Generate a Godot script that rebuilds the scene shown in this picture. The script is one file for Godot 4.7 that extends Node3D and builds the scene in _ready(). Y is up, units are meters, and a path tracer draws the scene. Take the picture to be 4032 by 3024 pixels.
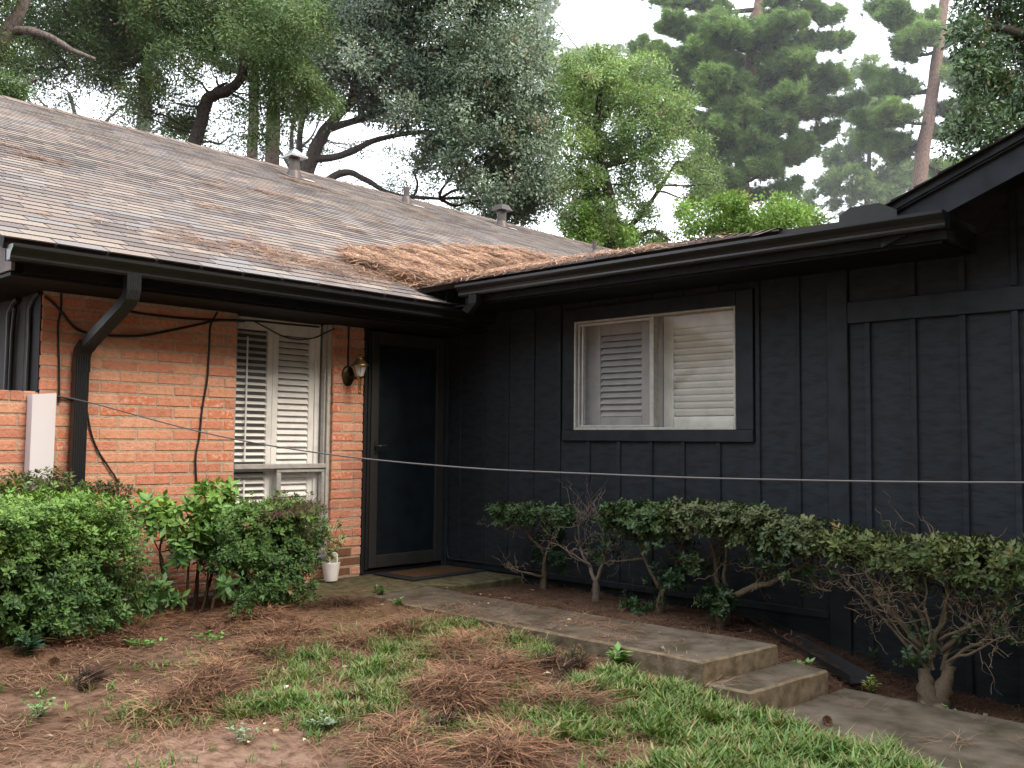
extends Node3D

var rng := RandomNumberGenerator.new()
var M := {}
var used := {}
var gaps := FastNoiseLite.new()
var bumps := FastNoiseLite.new()


class MB:
	var v := PackedVector3Array()
	var n := PackedVector3Array()
	var c := PackedColorArray()
	var t := PackedVector2Array()
	var ix := PackedInt32Array()

	func tri(a: Vector3, b: Vector3, d: Vector3, col := Color.WHITE) -> void:
		var nn := (b - a).cross(d - a).normalized()
		var k := v.size()
		v.append(a); v.append(b); v.append(d)
		for i in 3:
			n.append(nn); c.append(col); t.append(Vector2(v[k + i].x, v[k + i].y))
		ix.append(k); ix.append(k + 2); ix.append(k + 1)

	# corners run anticlockwise as seen from the front
	func quad(a: Vector3, b: Vector3, d: Vector3, e: Vector3, col := Color.WHITE) -> void:
		var nn := (d - a).cross(e - b).normalized()
		var k := v.size()
		v.append(a); v.append(b); v.append(d); v.append(e)
		for i in 4:
			n.append(nn); c.append(col)
		t.append(Vector2(0, 0)); t.append(Vector2(1, 0)); t.append(Vector2(1, 1)); t.append(Vector2(0, 1))
		ix.append(k); ix.append(k + 2); ix.append(k + 1)
		ix.append(k); ix.append(k + 3); ix.append(k + 2)

	# eight corners: bottom ring 0-3 anticlockwise seen from above, top ring 4-7
	func hexa(p: Array, col := Color.WHITE) -> void:
		quad(p[4], p[5], p[6], p[7], col)
		quad(p[3], p[2], p[1], p[0], col)
		for i in 4:
			var j := (i + 1) % 4
			quad(p[i], p[j], p[4 + j], p[4 + i], col)

	func box(lo: Vector3, hi: Vector3, col := Color.WHITE) -> void:
		hexa([Vector3(lo.x, lo.y, hi.z), Vector3(hi.x, lo.y, hi.z), Vector3(hi.x, lo.y, lo.z), Vector3(lo.x, lo.y, lo.z),
			Vector3(lo.x, hi.y, hi.z), Vector3(hi.x, hi.y, hi.z), Vector3(hi.x, hi.y, lo.z), Vector3(lo.x, hi.y, lo.z)], col)

	# a box whose edges are all chamfered by b
	func cbox(lo: Vector3, hi: Vector3, b: float, col := Color.WHITE) -> void:
		var m := (lo + hi) * 0.5
		var h := (hi - lo) * 0.5
		b = minf(b, minf(h.x, minf(h.y, h.z)) * 0.45)
		for s in [-1.0, 1.0]:
			var X := Vector3(s * h.x, 0, 0)
			var a := h.y - b
			var d := h.z - b
			fq(m + X, [Vector3(0, -a, -d), Vector3(0, a, -d), Vector3(0, a, d), Vector3(0, -a, d)], Vector3(s, 0, 0), col)
			var Y := Vector3(0, s * h.y, 0)
			a = h.x - b
			fq(m + Y, [Vector3(-a, 0, -d), Vector3(a, 0, -d), Vector3(a, 0, d), Vector3(-a, 0, d)], Vector3(0, s, 0), col)
			var Z := Vector3(0, 0, s * h.z)
			d = h.y - b
			fq(m + Z, [Vector3(-a, -d, 0), Vector3(a, -d, 0), Vector3(a, d, 0), Vector3(-a, d, 0)], Vector3(0, 0, s), col)
			for r in [-1.0, 1.0]:
				var x := h.x - b
				var y := h.y - b
				var z := h.z - b
				fq(m, [Vector3(-x, s * h.y, r * z), Vector3(x, s * h.y, r * z), Vector3(x, s * y, r * h.z), Vector3(-x, s * y, r * h.z)], Vector3(0, s, r), col)
				fq(m, [Vector3(s * h.x, -y, r * z), Vector3(s * h.x, y, r * z), Vector3(s * x, y, r * h.z), Vector3(s * x, -y, r * h.z)], Vector3(s, 0, r), col)
				fq(m, [Vector3(s * h.x, r * y, -z), Vector3(s * h.x, r * y, z), Vector3(s * x, r * h.y, z), Vector3(s * x, r * h.y, -z)], Vector3(s, r, 0), col)

	func fq(at: Vector3, q: Array, out: Vector3, col: Color) -> void:
		if (q[1] - q[0]).cross(q[2] - q[0]).dot(out) > 0.0:
			quad(at + q[0], at + q[1], at + q[2], at + q[3], col)
		else:
			quad(at + q[3], at + q[2], at + q[1], at + q[0], col)

	func tube(p: Array, r: Array, sides := 6, col := Color.WHITE, rough := 0.0) -> void:
		var count := p.size()
		var side := Vector3.ZERO
		var base := v.size()
		for i in count:
			var dir: Vector3 = (p[mini(i + 1, count - 1)] - p[maxi(i - 1, 0)]).normalized()
			if i == 0:
				side = dir.cross(Vector3(0.31, 0.2, 0.93)).normalized()
			side = (side - dir * side.dot(dir)).normalized()
			var up := dir.cross(side)
			var rad: float = r[mini(i, r.size() - 1)]
			for k in sides + 1:
				var a := TAU * (k % sides) / sides
				var w := 1.0 + rough * sin(a * 3.0 + i * 1.7) + rough * 0.7 * sin(a * 2.0 - i * 0.9)
				var o := side * cos(a) + up * sin(a)
				v.append(p[i] + o * rad * w); n.append(o); c.append(col); t.append(Vector2(float(k) / sides, i))
		for i in count - 1:
			for k in sides:
				var a := base + i * (sides + 1) + k
				var b := a + sides + 1
				ix.append(a); ix.append(b); ix.append(a + 1)
				ix.append(a + 1); ix.append(b); ix.append(b + 1)
		for e in [0, count - 1]:
			var k0 := v.size()
			var dir: Vector3 = (p[0] - p[1]).normalized() if e == 0 else (p[count - 1] - p[count - 2]).normalized()
			v.append(p[e]); n.append(dir); c.append(col); t.append(Vector2.ZERO)
			for k in sides:
				v.append(v[base + e * (sides + 1) + k]); n.append(dir); c.append(col); t.append(Vector2.ZERO)
			for k in sides:
				var a := k0 + 1 + k
				var b := k0 + 1 + (k + 1) % sides
				ix.append(k0)
				if e == 0:
					ix.append(a); ix.append(b)
				else:
					ix.append(b); ix.append(a)

	# profile of (radius, height) turned about the y axis at `at`
	func lathe(at: Vector3, prof: Array, sides := 20, col := Color.WHITE) -> void:
		var base := v.size()
		for i in prof.size():
			var q: Vector2 = prof[i]
			var dq: Vector2 = prof[mini(i + 1, prof.size() - 1)] - prof[maxi(i - 1, 0)]
			for k in sides + 1:
				var a := TAU * k / sides
				var o := Vector3(cos(a), 0, -sin(a))
				v.append(at + o * q.x + Vector3(0, q.y, 0))
				n.append((o * dq.y + Vector3(0, -dq.x, 0)).normalized()); c.append(col); t.append(Vector2(float(k) / sides, i))
		for i in prof.size() - 1:
			for k in sides:
				var a := base + i * (sides + 1) + k
				var b := a + sides + 1
				ix.append(a); ix.append(b); ix.append(a + 1)
				ix.append(a + 1); ix.append(b); ix.append(b + 1)

	# a pointed leaf: base at p, along d, flat side facing up u, length l, width w, folded by f
	func leaf(p: Vector3, d: Vector3, u: Vector3, l: float, w: float, col: Color, f := 0.15) -> void:
		var s := d.cross(u).normalized()
		var up := s.cross(d).normalized()
		var m := p + d * l * 0.5
		var q := m + s * w * 0.5 + up * w * f
		var z := m - s * w * 0.5 + up * w * f
		var tip := p + d * l
		tri(p, q, tip, col)
		tri(p, tip, z, col)

	func mesh(mat: Material = null) -> ArrayMesh:
		var a := []
		a.resize(Mesh.ARRAY_MAX)
		a[Mesh.ARRAY_VERTEX] = v
		a[Mesh.ARRAY_NORMAL] = n
		a[Mesh.ARRAY_COLOR] = c
		a[Mesh.ARRAY_TEX_UV] = t
		a[Mesh.ARRAY_INDEX] = ix
		var m := ArrayMesh.new()
		m.add_surface_from_arrays(Mesh.PRIMITIVE_TRIANGLES, a)
		if mat:
			m.surface_set_material(0, mat)
		return m


func V(x: float, y: float, z: float) -> Vector3:
	return Vector3(x, y, z)


func rf(a: float, b: float) -> float:
	return rng.randf_range(a, b)


func ball() -> Vector3:
	while true:
		var q := V(rf(-1, 1), rf(-1, 1), rf(-1, 1))
		if q.length_squared() < 1.0 and q.length_squared() > 0.001:
			return q
	return Vector3.UP


func vary(col: Color, amount: float, hue := 0.0) -> Color:
	var k := 1.0 + rf(-amount, amount)
	return Color(col.r * k * (1.0 + rf(-hue, hue)), col.g * k, col.b * k * (1.0 + rf(-hue, hue)))


# ---------------------------------------------------------------- nodes
func named(parent: Node, called: String) -> String:
	var key := str(parent.get_instance_id()) + called
	var k: int = used.get(key, 0)
	used[key] = k + 1
	return called if k == 0 else "%s_%03d" % [called, k]


func obj(called: String, mesh: Mesh, parent: Node = self, mat: Material = null) -> MeshInstance3D:
	var o := MeshInstance3D.new()
	o.name = named(parent, called)
	o.mesh = mesh
	if mat:
		o.material_override = mat
	parent.add_child(o, true)
	return o


func part(called: String, b: MB, mat: Material, parent: Node = self) -> MeshInstance3D:
	return obj(called, b.mesh(mat), parent)


func bare(called: String, parent: Node = self) -> Node3D:
	var o := Node3D.new()
	o.name = named(parent, called)
	parent.add_child(o, true)
	return o


func tag(o: Node, label: String, category: String, group := "", kind := "") -> Node:
	o.set_meta("label", label)
	if category:
		o.set_meta("category", category)
	if group:
		o.set_meta("group", group)
	if kind:
		o.set_meta("kind", kind)
	return o


func structure(o: Node, label: String) -> Node:
	o.set_meta("kind", "structure")
	o.set_meta("label", label)
	return o


func scatter(called: String, mesh: Mesh, where: Array, tint: Array, parent: Node = self) -> MultiMeshInstance3D:
	var mm := MultiMesh.new()
	mm.transform_format = MultiMesh.TRANSFORM_3D
	mm.use_colors = true
	mm.mesh = mesh
	mm.instance_count = where.size()
	for i in where.size():
		mm.set_instance_transform(i, where[i])
		mm.set_instance_color(i, tint[i])
	var o := MultiMeshInstance3D.new()
	o.name = named(parent, called)
	o.multimesh = mm
	o.set_meta("kind", "stuff")
	parent.add_child(o, true)
	return o


# ---------------------------------------------------------------- materials
func lin(r: float, g: float, b: float) -> Color:
	return Color(r, g, b).linear_to_srgb()


func noise_tex(freq: float, lo: Color, mid: Color, hi: Color, sd := 1, size := 512, octaves := 5, as_normal := false) -> NoiseTexture2D:
	var f := FastNoiseLite.new()
	f.noise_type = FastNoiseLite.TYPE_SIMPLEX_SMOOTH
	f.seed = sd
	f.frequency = freq
	f.fractal_octaves = octaves
	f.fractal_gain = 0.55
	var x := NoiseTexture2D.new()
	x.width = size
	x.height = size
	x.seamless = true
	x.noise = f
	if as_normal:
		x.as_normal_map = true
		x.bump_strength = 4.0
	else:
		var g := Gradient.new()
		g.offsets = PackedFloat32Array([0.15, 0.5, 0.85])
		g.colors = PackedColorArray([lo, mid, hi])
		x.color_ramp = g
	return x


func mat(called: String, col: Color, rough := 0.8, tex: Texture2D = null, tile := 1.0, spec := 0.5, metal := 0.0) -> StandardMaterial3D:
	var m := StandardMaterial3D.new()
	m.resource_name = called
	m.albedo_color = col
	m.roughness = rough
	m.metallic = metal
	m.metallic_specular = spec
	m.vertex_color_use_as_albedo = true
	if tex:
		m.albedo_texture = tex
		m.uv1_triplanar = true
		m.uv1_world_triplanar = true
		m.uv1_scale = Vector3.ONE * tile
	M[called] = m
	return m


func bump(m: StandardMaterial3D, tex: Texture2D, cm: float) -> void:
	m.heightmap_enabled = true
	m.heightmap_texture = tex
	m.heightmap_scale = cm


func grey(a: float) -> Color:
	return lin(a, a, a)


func materials() -> void:
	var fine := noise_tex(0.02, grey(0.62), grey(0.86), grey(1.0), 3)
	var cloudy := noise_tex(0.006, grey(0.5), grey(0.8), grey(1.0), 4, 512, 6)
	var relief := noise_tex(0.03, grey(0.0), grey(0.5), grey(1.0), 5, 512, 4)
	var speck := noise_tex(0.09, grey(0.45), grey(0.85), grey(1.0), 6, 512, 3)
	var paint := noise_tex(0.012, grey(0.75), grey(0.9), grey(1.0), 7)
	# bricks: orange reds, some pinkish or pale from old whitewash
	var bc := [[0.61, 0.28, 0.185], [0.58, 0.245, 0.16], [0.63, 0.31, 0.2], [0.52, 0.225, 0.15], [0.64, 0.33, 0.225], [0.62, 0.37, 0.27], [0.66, 0.42, 0.33]]
	var worn := noise_tex(0.016, lin(0.8, 0.78, 0.75), lin(0.94, 0.93, 0.92), lin(1, 1, 1), 31, 512, 6)
	var chalk := noise_tex(0.02, lin(0.78, 0.42, 0.28), lin(0.85, 0.5, 0.38), lin(1, 1, 1), 32, 512, 6)
	for i in bc.size():
		var m := mat("brick%d" % i, lin(bc[i][0], bc[i][1], bc[i][2]), 0.92, worn if i < 5 else chalk, 2.2, 0.25)
		bump(m, relief, 0.25)
	bump(mat("mortar", lin(0.47, 0.355, 0.27), 0.95, paint, 3.0, 0.2), relief, 0.3)
	mat("dirty_brick", lin(0.2, 0.1, 0.06), 0.95, worn, 3.0, 0.2)
	var sc := [[0.301, 0.252, 0.224], [0.258, 0.225, 0.21], [0.206, 0.178, 0.171], [0.335, 0.284, 0.244], [0.267, 0.25, 0.247], [0.275, 0.225, 0.2], [0.185, 0.158, 0.153]]
	for i in sc.size():
		bump(mat("shingle%d" % i, lin(sc[i][0], sc[i][1], sc[i][2]), 0.95, speck, 1.7, 0.15), speck, 0.12)
	bump(mat("shingles", Color.WHITE, 0.95, speck, 1.7, 0.15), speck, 0.12)
	mat("felt", lin(0.05, 0.042, 0.038), 0.95)
	var weather := noise_tex(0.006, lin(0.6, 0.58, 0.56), lin(0.85, 0.85, 0.85), lin(1, 1, 1), 71, 1024, 7)
	for i in 4:
		var k := [0.9, 1.0, 1.12, 1.04][i] as float
		bump(mat("siding%d" % i, lin(0.021 * k, 0.0245 * k, 0.029 * k), 0.66, weather, 0.9, 0.3), relief, 0.08)
		M["siding%d" % i].uv1_scale = V(0.9, 2.6, 0.9)
	mat("siding_trim", lin(0.0215, 0.025, 0.0295), 0.62, weather, 0.9, 0.3)
	mat("soffit", lin(0.012, 0.012, 0.013), 0.7, paint, 1.0, 0.3)
	mat("gable_grey", lin(0.2, 0.18, 0.165), 0.75, paint, 0.5, 0.3)
	mat("side_grey", lin(0.05, 0.046, 0.044), 0.75, paint, 0.8, 0.3)
	mat("gutter", lin(0.012, 0.0125, 0.014), 0.34, paint, 1.1, 0.5)
	mat("downspout", lin(0.014, 0.0145, 0.016), 0.36, paint, 2.0, 0.5)
	mat("bare_metal", lin(0.5, 0.5, 0.5), 0.4, paint, 2.0, 0.5, 0.8)
	mat("vent_brown", lin(0.1, 0.08, 0.073), 0.45, paint, 3.0, 0.5, 0.3)
	mat("vent_dark", lin(0.07, 0.06, 0.055), 0.5, paint, 3.0, 0.5, 0.3)
	mat("flashing", lin(0.75, 0.74, 0.72), 0.5, paint, 3.0)
	mat("shutter", lin(0.8, 0.775, 0.75), 0.5, paint, 0.7, 0.45)
	mat("shutter_mauve", lin(0.29, 0.275, 0.265), 0.6, paint, 0.7, 0.35)
	mat("shutter_dim", lin(0.56, 0.54, 0.46), 0.55, paint, 0.7, 0.4)
	mat("aluminium", lin(0.46, 0.44, 0.42), 0.5, paint, 2.5, 0.5, 0.25)
	mat("frame_beige", lin(0.44, 0.42, 0.37), 0.55, paint, 2.5, 0.45)
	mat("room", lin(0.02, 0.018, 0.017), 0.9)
	var g := mat("glass", Color(1, 1, 1, 0.06), 0.03, null, 1.0, 0.3)
	g.transparency = BaseMaterial3D.TRANSPARENCY_ALPHA
	g.vertex_color_use_as_albedo = false
	var lg := mat("lantern_glass", Color(0.9, 0.92, 0.95, 0.3), 0.12, null, 1.0, 0.5)
	lg.transparency = BaseMaterial3D.TRANSPARENCY_ALPHA
	lg.vertex_color_use_as_albedo = false
	mat("door_frame", lin(0.026, 0.023, 0.021), 0.65, paint, 1.5, 0.45)
	mat("door_panel", lin(0.011, 0.0155, 0.0195), 0.85, weather, 0.8, 0.2)
	mat("door_dark", lin(0.008, 0.008, 0.009), 0.6)
	mat("handle", lin(0.05, 0.05, 0.05), 0.35, null, 1.0, 0.5, 0.6)
	mat("brass", lin(0.36, 0.24, 0.1), 0.32, fine, 8.0, 0.5, 0.9)
	mat("brass_dark", lin(0.09, 0.065, 0.035), 0.4, fine, 8.0, 0.5, 0.8)
	mat("white_bulb", lin(0.8, 0.82, 0.85), 0.3)
	mat("cable", lin(0.012, 0.011, 0.011), 0.55)
	mat("wire", lin(0.075, 0.07, 0.07), 0.6, null, 1.0, 0.5, 0.1)
	mat("white_board", lin(0.64, 0.6, 0.63), 0.6, null, 1.0, 0.3)
	var conc := noise_tex(0.008, lin(0.42, 0.4, 0.33), lin(0.74, 0.71, 0.67), lin(1, 0.97, 0.92), 41, 1024, 7)
	bump(mat("concrete", lin(0.12, 0.099, 0.076), 0.9, conc, 0.45, 0.3), relief, 0.4)
	bump(mat("concrete_edge", lin(0.22, 0.175, 0.122), 0.92, conc, 1.1, 0.25), speck, 0.5)
	mat("concrete_moss", lin(0.125, 0.11, 0.065), 0.92, conc, 1.1, 0.25)
	mat("mat_coir", lin(0.1, 0.055, 0.03), 1.0, speck, 4.0, 0.1)
	mat("mat_rubber", lin(0.012, 0.012, 0.014), 0.7)
	mat("pot", lin(0.78, 0.72, 0.7), 0.35, null, 1.0, 0.5)
	mat("potting_soil", lin(0.02, 0.015, 0.012), 1.0)
	mat("plant_tag", lin(0.7, 0.68, 0.62), 0.4)
	mat("tag_print", lin(0.28, 0.27, 0.2), 0.5)
	mat("tag_ink", lin(0.06, 0.1, 0.14), 0.5)
	mat("plastic_black", lin(0.012, 0.012, 0.013), 0.5)
	var soil := noise_tex(0.012, lin(0.45, 0.4, 0.36), lin(0.85, 0.8, 0.78), lin(1.15, 1.1, 1.05), 51, 1024, 7)
	bump(mat("soil", Color.WHITE, 0.97, soil, 0.9, 0.15), soil, 2.0)
	bump(mat("bark", Color.WHITE, 0.95, noise_tex(0.02, grey(0.4), grey(0.8), grey(1.1), 61, 512, 6), 1.6, 0.15), relief, 1.5)
	M.bark.uv1_scale = V(3.0, 0.8, 3.0)
	mat("twig", Color.WHITE, 0.9, fine, 6.0, 0.2)
	mat("needle_litter", Color.WHITE, 0.85, null, 1.0, 0.25)
	mat("dry_leaf", Color.WHITE, 0.8, null, 1.0, 0.3)
	for k in [["leaf", 0.5, 0.5, 0.35], ["leaf_glossy", 0.48, 0.4, 0.15], ["leaf_tree", 0.55, 0.4, 0.6], ["leaf_oak", 0.42, 0.5, 0.35], ["grass", 0.55, 0.35, 0.5], ["needles", 0.6, 0.3, 0.35]]:
		var m := mat(k[0], Color.WHITE, k[1], null, 1.0, k[2])
		m.cull_mode = BaseMaterial3D.CULL_DISABLED
		m.backlight_enabled = true
		m.backlight = lin(0.95 * k[3], 1.0 * k[3], 0.4 * k[3])


# ---------------------------------------------------------------- house
var house: Node3D


func brick_meshes() -> Dictionary:
	# a few irregular bricks of each length; the front face lies near z = 0, the body runs back to z = -0.09
	var out := {}
	for l in [0.244, 0.16, 0.12, 0.085, 0.062, 0.2]:
		var list := []
		for k in 4:
			var b := MB.new()
			var h := 0.0618
			var x := [-l / 2 + rf(-0.002, 0.002), l / 2 + rf(-0.002, 0.002)]
			var y := [rf(0, 0.002), h + rf(-0.002, 0.0015)]
			var e := 0.004
			var z := rf(-0.0015, 0.0025)
			var f := [V(x[0] + e, y[0] + e, z + rf(-0.001, 0.001)), V(x[1] - e, y[0] + e, z + rf(-0.001, 0.001)), V(x[1] - e, y[1] - e, z + rf(-0.001, 0.001)), V(x[0] + e, y[1] - e, z + rf(-0.001, 0.001))]
			var s := [V(x[0], y[0], z - e), V(x[1], y[0], z - e), V(x[1], y[1], z - e), V(x[0], y[1], z - e)]
			var r := [V(x[0], y[0], -0.09), V(x[1], y[0], -0.09), V(x[1], y[1], -0.09), V(x[0], y[1], -0.09)]
			b.quad(f[0], f[1], f[2], f[3])
			for i in 4:
				var j := (i + 1) % 4
				b.quad(s[i], s[j], f[j], f[i])
				b.quad(r[i], r[j], s[j], s[i])
			list.append(b.mesh())
		out[l] = list
	return out


func lay(brick: Dictionary, wall: Node3D, x0: float, x1: float, y: float, z := 0.0, dirty := false) -> void:
	var want := x1 - x0
	var best := 0.244
	for l in brick:
		if absf(l - want) < absf(best - want):
			best = l
	var o := obj("brick", brick[best][rng.randi() % 4], wall)
	o.position = V((x0 + x1) / 2, y, z + rf(-0.001, 0.0015))
	o.scale.x = want / best
	var k := rng.randi() % 5
	if rng.randf() < 0.13:
		k = 5 + rng.randi() % 2
	o.material_override = M.dirty_brick if dirty else M["brick%d" % k]


func build_brick() -> void:
	var brick := brick_meshes()
	var wall := bare("brick_wall", house)
	var b := MB.new()
	b.box(V(-3.448, -0.1, -0.2), V(-2.105, 2.0, -0.004))
	b.box(V(-1.234, -0.1, -0.2), V(-0.944, 2.0, -0.004))
	b.box(V(-2.105, -0.1, -0.2), V(-1.234, 0.15, -0.004))
	part("mortar", b, M.mortar, wall)
	for row in 26:
		var y := 0.008 + row * 0.0762
		var x := -3.453 + (0.0 if row % 2 else -0.127)
		while x < -2.1:
			var x0 := maxf(x, -3.453)
			var x1 := minf(x + 0.244, -2.098)
			if x1 - x0 > 0.03:
				lay(brick, wall, x0, x1, y)
			x += 0.254
		# the pier: a long and a short brick, turned about from course to course
		var cut := -1.148 if row % 2 else -1.032
		lay(brick, wall, -1.241, cut - 0.005, y, 0.0, row < 3 and row % 2 == 0)
		lay(brick, wall, cut + 0.005, -0.938, y, 0.0, row == 1)
		if row < 2:
			for i in 4:
				lay(brick, wall, -2.088 + i * 0.212, -1.886 + i * 0.212, y)


func build_low_wall() -> void:
	var brick := brick_meshes()
	var wall := bare("garden_wall")
	tag(wall, "low orange brick wall with upright cap bricks at the left edge", "wall")
	var b := MB.new()
	b.box(V(-5.6, -0.2, -0.2), V(-3.46, 1.36, -0.004))
	part("mortar", b, M.mortar, wall)
	for row in range(0, 18):
		var y := 0.008 + row * 0.0762
		if row == 17:
			var u := -5.6
			while u < -3.47:
				var o := obj("cap_brick", brick[0.085][rng.randi() % 4], wall, M["brick%d" % (rng.randi() % 5)])
				o.position = V(u + 0.033, y, rf(-0.001, 0.002))
				o.scale = V(0.066 / 0.085, 1.05, 1)
				u += 0.0762
			continue
		var x := -5.6 + (0.0 if row % 2 else -0.127)
		while x < -3.47:
			var x0 := maxf(x, -5.6)
			var x1 := minf(x + 0.244, -3.464)
			if x1 - x0 > 0.03:
				lay(brick, wall, x0, x1, y)
			x += 0.254


# the roof planes: main y = 2.434 - 0.45 z, side wing y = 2.37 + 0.27 (x + 0.5), gable y = 2.406 + 0.4 (z - 4.142)
func main_roof(x: float, z: float) -> Vector3:
	return V(x, 2.434 - 0.45 * z, z)


func wing_roof(x: float, z: float) -> Vector3:
	return V(x, 2.37 + 0.27 * (x + 0.5), z)


func build_roof() -> void:
	var roof := bare("roof", house)
	var up := V(0, 0.45, -1).normalized()
	var nrm := V(0, 1, 0.45).normalized()
	# deck and drip edge under the shingles
	var b := MB.new()
	b.hexa([main_roof(-3.84, 0.5) - nrm * 0.05, main_roof(0.3, 0.5) - nrm * 0.05, main_roof(0.3, -6.4) - nrm * 0.05, main_roof(-3.84, -6.4) - nrm * 0.05,
		main_roof(-3.84, 0.5) - nrm * 0.006, main_roof(0.3, 0.5) - nrm * 0.006, main_roof(0.3, -6.4) - nrm * 0.006, main_roof(-3.84, -6.4) - nrm * 0.006])
	b.hexa([main_roof(0.3, 0.0) - nrm * 0.05, main_roof(11.3, 0.0) - nrm * 0.05, main_roof(11.3, -6.4) - nrm * 0.05, main_roof(0.3, -6.4) - nrm * 0.05,
		main_roof(0.3, 0.0) - nrm * 0.006, main_roof(11.3, 0.0) - nrm * 0.006, main_roof(11.3, -6.4) - nrm * 0.006, main_roof(0.3, -6.4) - nrm * 0.006])
	b.hexa([V(-3.84, 4.2, -8.4), V(-3.84, 5.25, -6.42), V(11.3, 5.25, -6.42), V(11.3, 4.2, -8.4), V(-3.84, 4.25, -8.4), V(-3.84, 5.3, -6.42), V(11.3, 5.3, -6.42), V(11.3, 4.25, -8.4)])
	part("roof_deck", b, M.felt, roof)
	# shingle tabs
	var tabs := []
	for k in 5:
		var s := MB.new()
		var w := 0.298
		var j := rf(-0.003, 0.003)
		var f := 0.0075
		var hi := 0.15
		# local axes: x along the eave, y out of the roof, z down the slope
		s.quad(V(0, f, j), V(w, f, -j), V(w, 0.001, -hi), V(0, 0.001, -hi))
		s.quad(V(0, 0.0, j), V(w, 0.0, -j), V(w, f, -j), V(0, f, j), Color(0.4, 0.38, 0.37))  # butt face darkened to paint the shadow line under the row
		s.quad(V(w, 0, -j), V(w, 0, -hi), V(w, 0.001, -hi), V(w, f, -j))
		s.quad(V(0, 0, -hi), V(0, 0, j), V(0, f, j), V(0, 0.001, -hi))
		tabs.append(s.mesh())
	var all := []
	var cam := V(-5.667, 1.085, 6.173)
	var rows := 60
	for r in rows:
		var foot: Vector3 = main_roof(0, 0.515) + up * (r * 0.127 + rf(-0.003, 0.003))
		var x: float = -3.87 - [0.0, 0.15, 0.08, 0.22][r % 4]
		while x < 11.3:
			var x0 := maxf(x, -3.87 + rf(-0.012, 0.006))
			var ok: bool = x + 0.3 > -3.87 and not (x > 0.2 and foot.z > -0.05 - 0.5 * (x - 0.3)) 
			if ok:
				all.append([cam.distance_to(V(x, foot.y, foot.z)), x0, x + 0.303 - x0, foot])
			x += 0.305
	all.sort_custom(func(p, q): return p[0] < q[0])
	var basis := Basis(V(1, 0, 0), nrm, -up)
	var rest := MB.new()
	var tone := [V(0.301, 0.252, 0.224), V(0.258, 0.225, 0.21), V(0.206, 0.178, 0.171), V(0.335, 0.284, 0.244), V(0.267, 0.25, 0.247), V(0.275, 0.225, 0.2), V(0.185, 0.158, 0.153)]
	for i in all.size():
		var q: Array = all[i]
		var at := V(q[1], q[3].y, q[3].z)
		at += up * (bumps.get_noise_2d(q[1] * 2.5, q[3].z * 8.0) * 0.008)
		var k := rng.randi() % 7
		if i < 300:
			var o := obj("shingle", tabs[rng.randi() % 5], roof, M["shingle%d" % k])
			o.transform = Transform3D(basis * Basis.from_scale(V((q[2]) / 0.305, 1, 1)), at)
		else:
			var col := vary(Color(tone[k].x, tone[k].y, tone[k].z), 0.06) * (1.0 + 0.35 * bumps.get_noise_2d(q[1] * 1.6, q[3].z * 1.1))
			var w: float = q[2] - 0.007
			var e := up * 0.15
			var f := nrm * 0.0075
			var j := up * rf(-0.003, 0.003)
			rest.quad(at + f + j, at + f + V(w, 0, 0) - j, at + V(w, 0, 0) + e, at + e, col)
			rest.quad(at + j, at + V(w, 0, 0) - j, at + f + V(w, 0, 0) - j, at + f + j, col * 0.4)  # far butts carry the same painted shadow line
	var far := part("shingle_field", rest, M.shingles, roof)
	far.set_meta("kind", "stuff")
	# ridge caps
	var cap := MB.new()
	var u := -3.87
	while u < 11.3:
		var col := vary(Color(0.24, 0.19, 0.165), 0.15)
		cap.hexa([V(u, 5.22, -6.22), V(u + 0.3, 5.215, -6.22), V(u + 0.3, 5.3, -6.42), V(u, 5.305, -6.42), V(u, 5.245, -6.215), V(u + 0.3, 5.235, -6.215), V(u + 0.3, 5.335, -6.42), V(u, 5.345, -6.42)], col)
		u += 0.305
	part("ridge_cap", cap, M.shingles, roof).set_meta("kind", "stuff")
	# boxed gable end on the left, and its soffit
	var g := MB.new()
	g.hexa([V(-3.8, 2.03, 0.47), V(-3.78, 2.03, 0.47), V(-3.78, 2.03, -6.4), V(-3.8, 2.03, -6.4),
		main_roof(-3.8, 0.47) - V(0, 0.06, 0), main_roof(-3.78, 0.47) - V(0, 0.06, 0), main_roof(-3.78, -6.4) - V(0, 0.06, 0), main_roof(-3.8, -6.4) - V(0, 0.06, 0)])
	var ge := part("gable_end", g, M.gable_grey, house)
	ge.set_meta("label", "grey boxed gable end at the left edge")
	# rake trim along the left roof edge
	var rk := MB.new()
	rk.hexa([main_roof(-3.85, 0.5) - nrm * 0.07, main_roof(-3.8, 0.5) - nrm * 0.07, main_roof(-3.8, -6.4) - nrm * 0.07, main_roof(-3.85, -6.4) - nrm * 0.07,
		main_roof(-3.85, 0.5) - nrm * 0.008, main_roof(-3.841, 0.5) - nrm * 0.008, main_roof(-3.841, -6.4) - nrm * 0.008, main_roof(-3.85, -6.4) - nrm * 0.008])
	part("rake_board", rk, M.soffit, roof)
	var f := MB.new()
	f.box(V(-3.73, 2.02, 0.45), V(0.0, 2.19, 0.475))
	part("fascia", f, M.soffit, roof)
	var so := MB.new()
	so.box(V(-3.795, 2.0, -6.4), V(-3.45, 2.018, 0.45))
	so.box(V(-3.45, 2.0, -0.2), V(0.0, 2.018, 0.45))
	part("soffit", so, M.soffit, roof)
	# side wing roof: eave over the dark wall, ridge at x = 4.66, valley into the main roof
	var wing := bare("wing_roof", house)
	var d := MB.new()
	var dn := V(-0.27, 1, 0).normalized() * 0.045
	var v0 := wing_roof(-0.62, 0.2)
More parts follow.
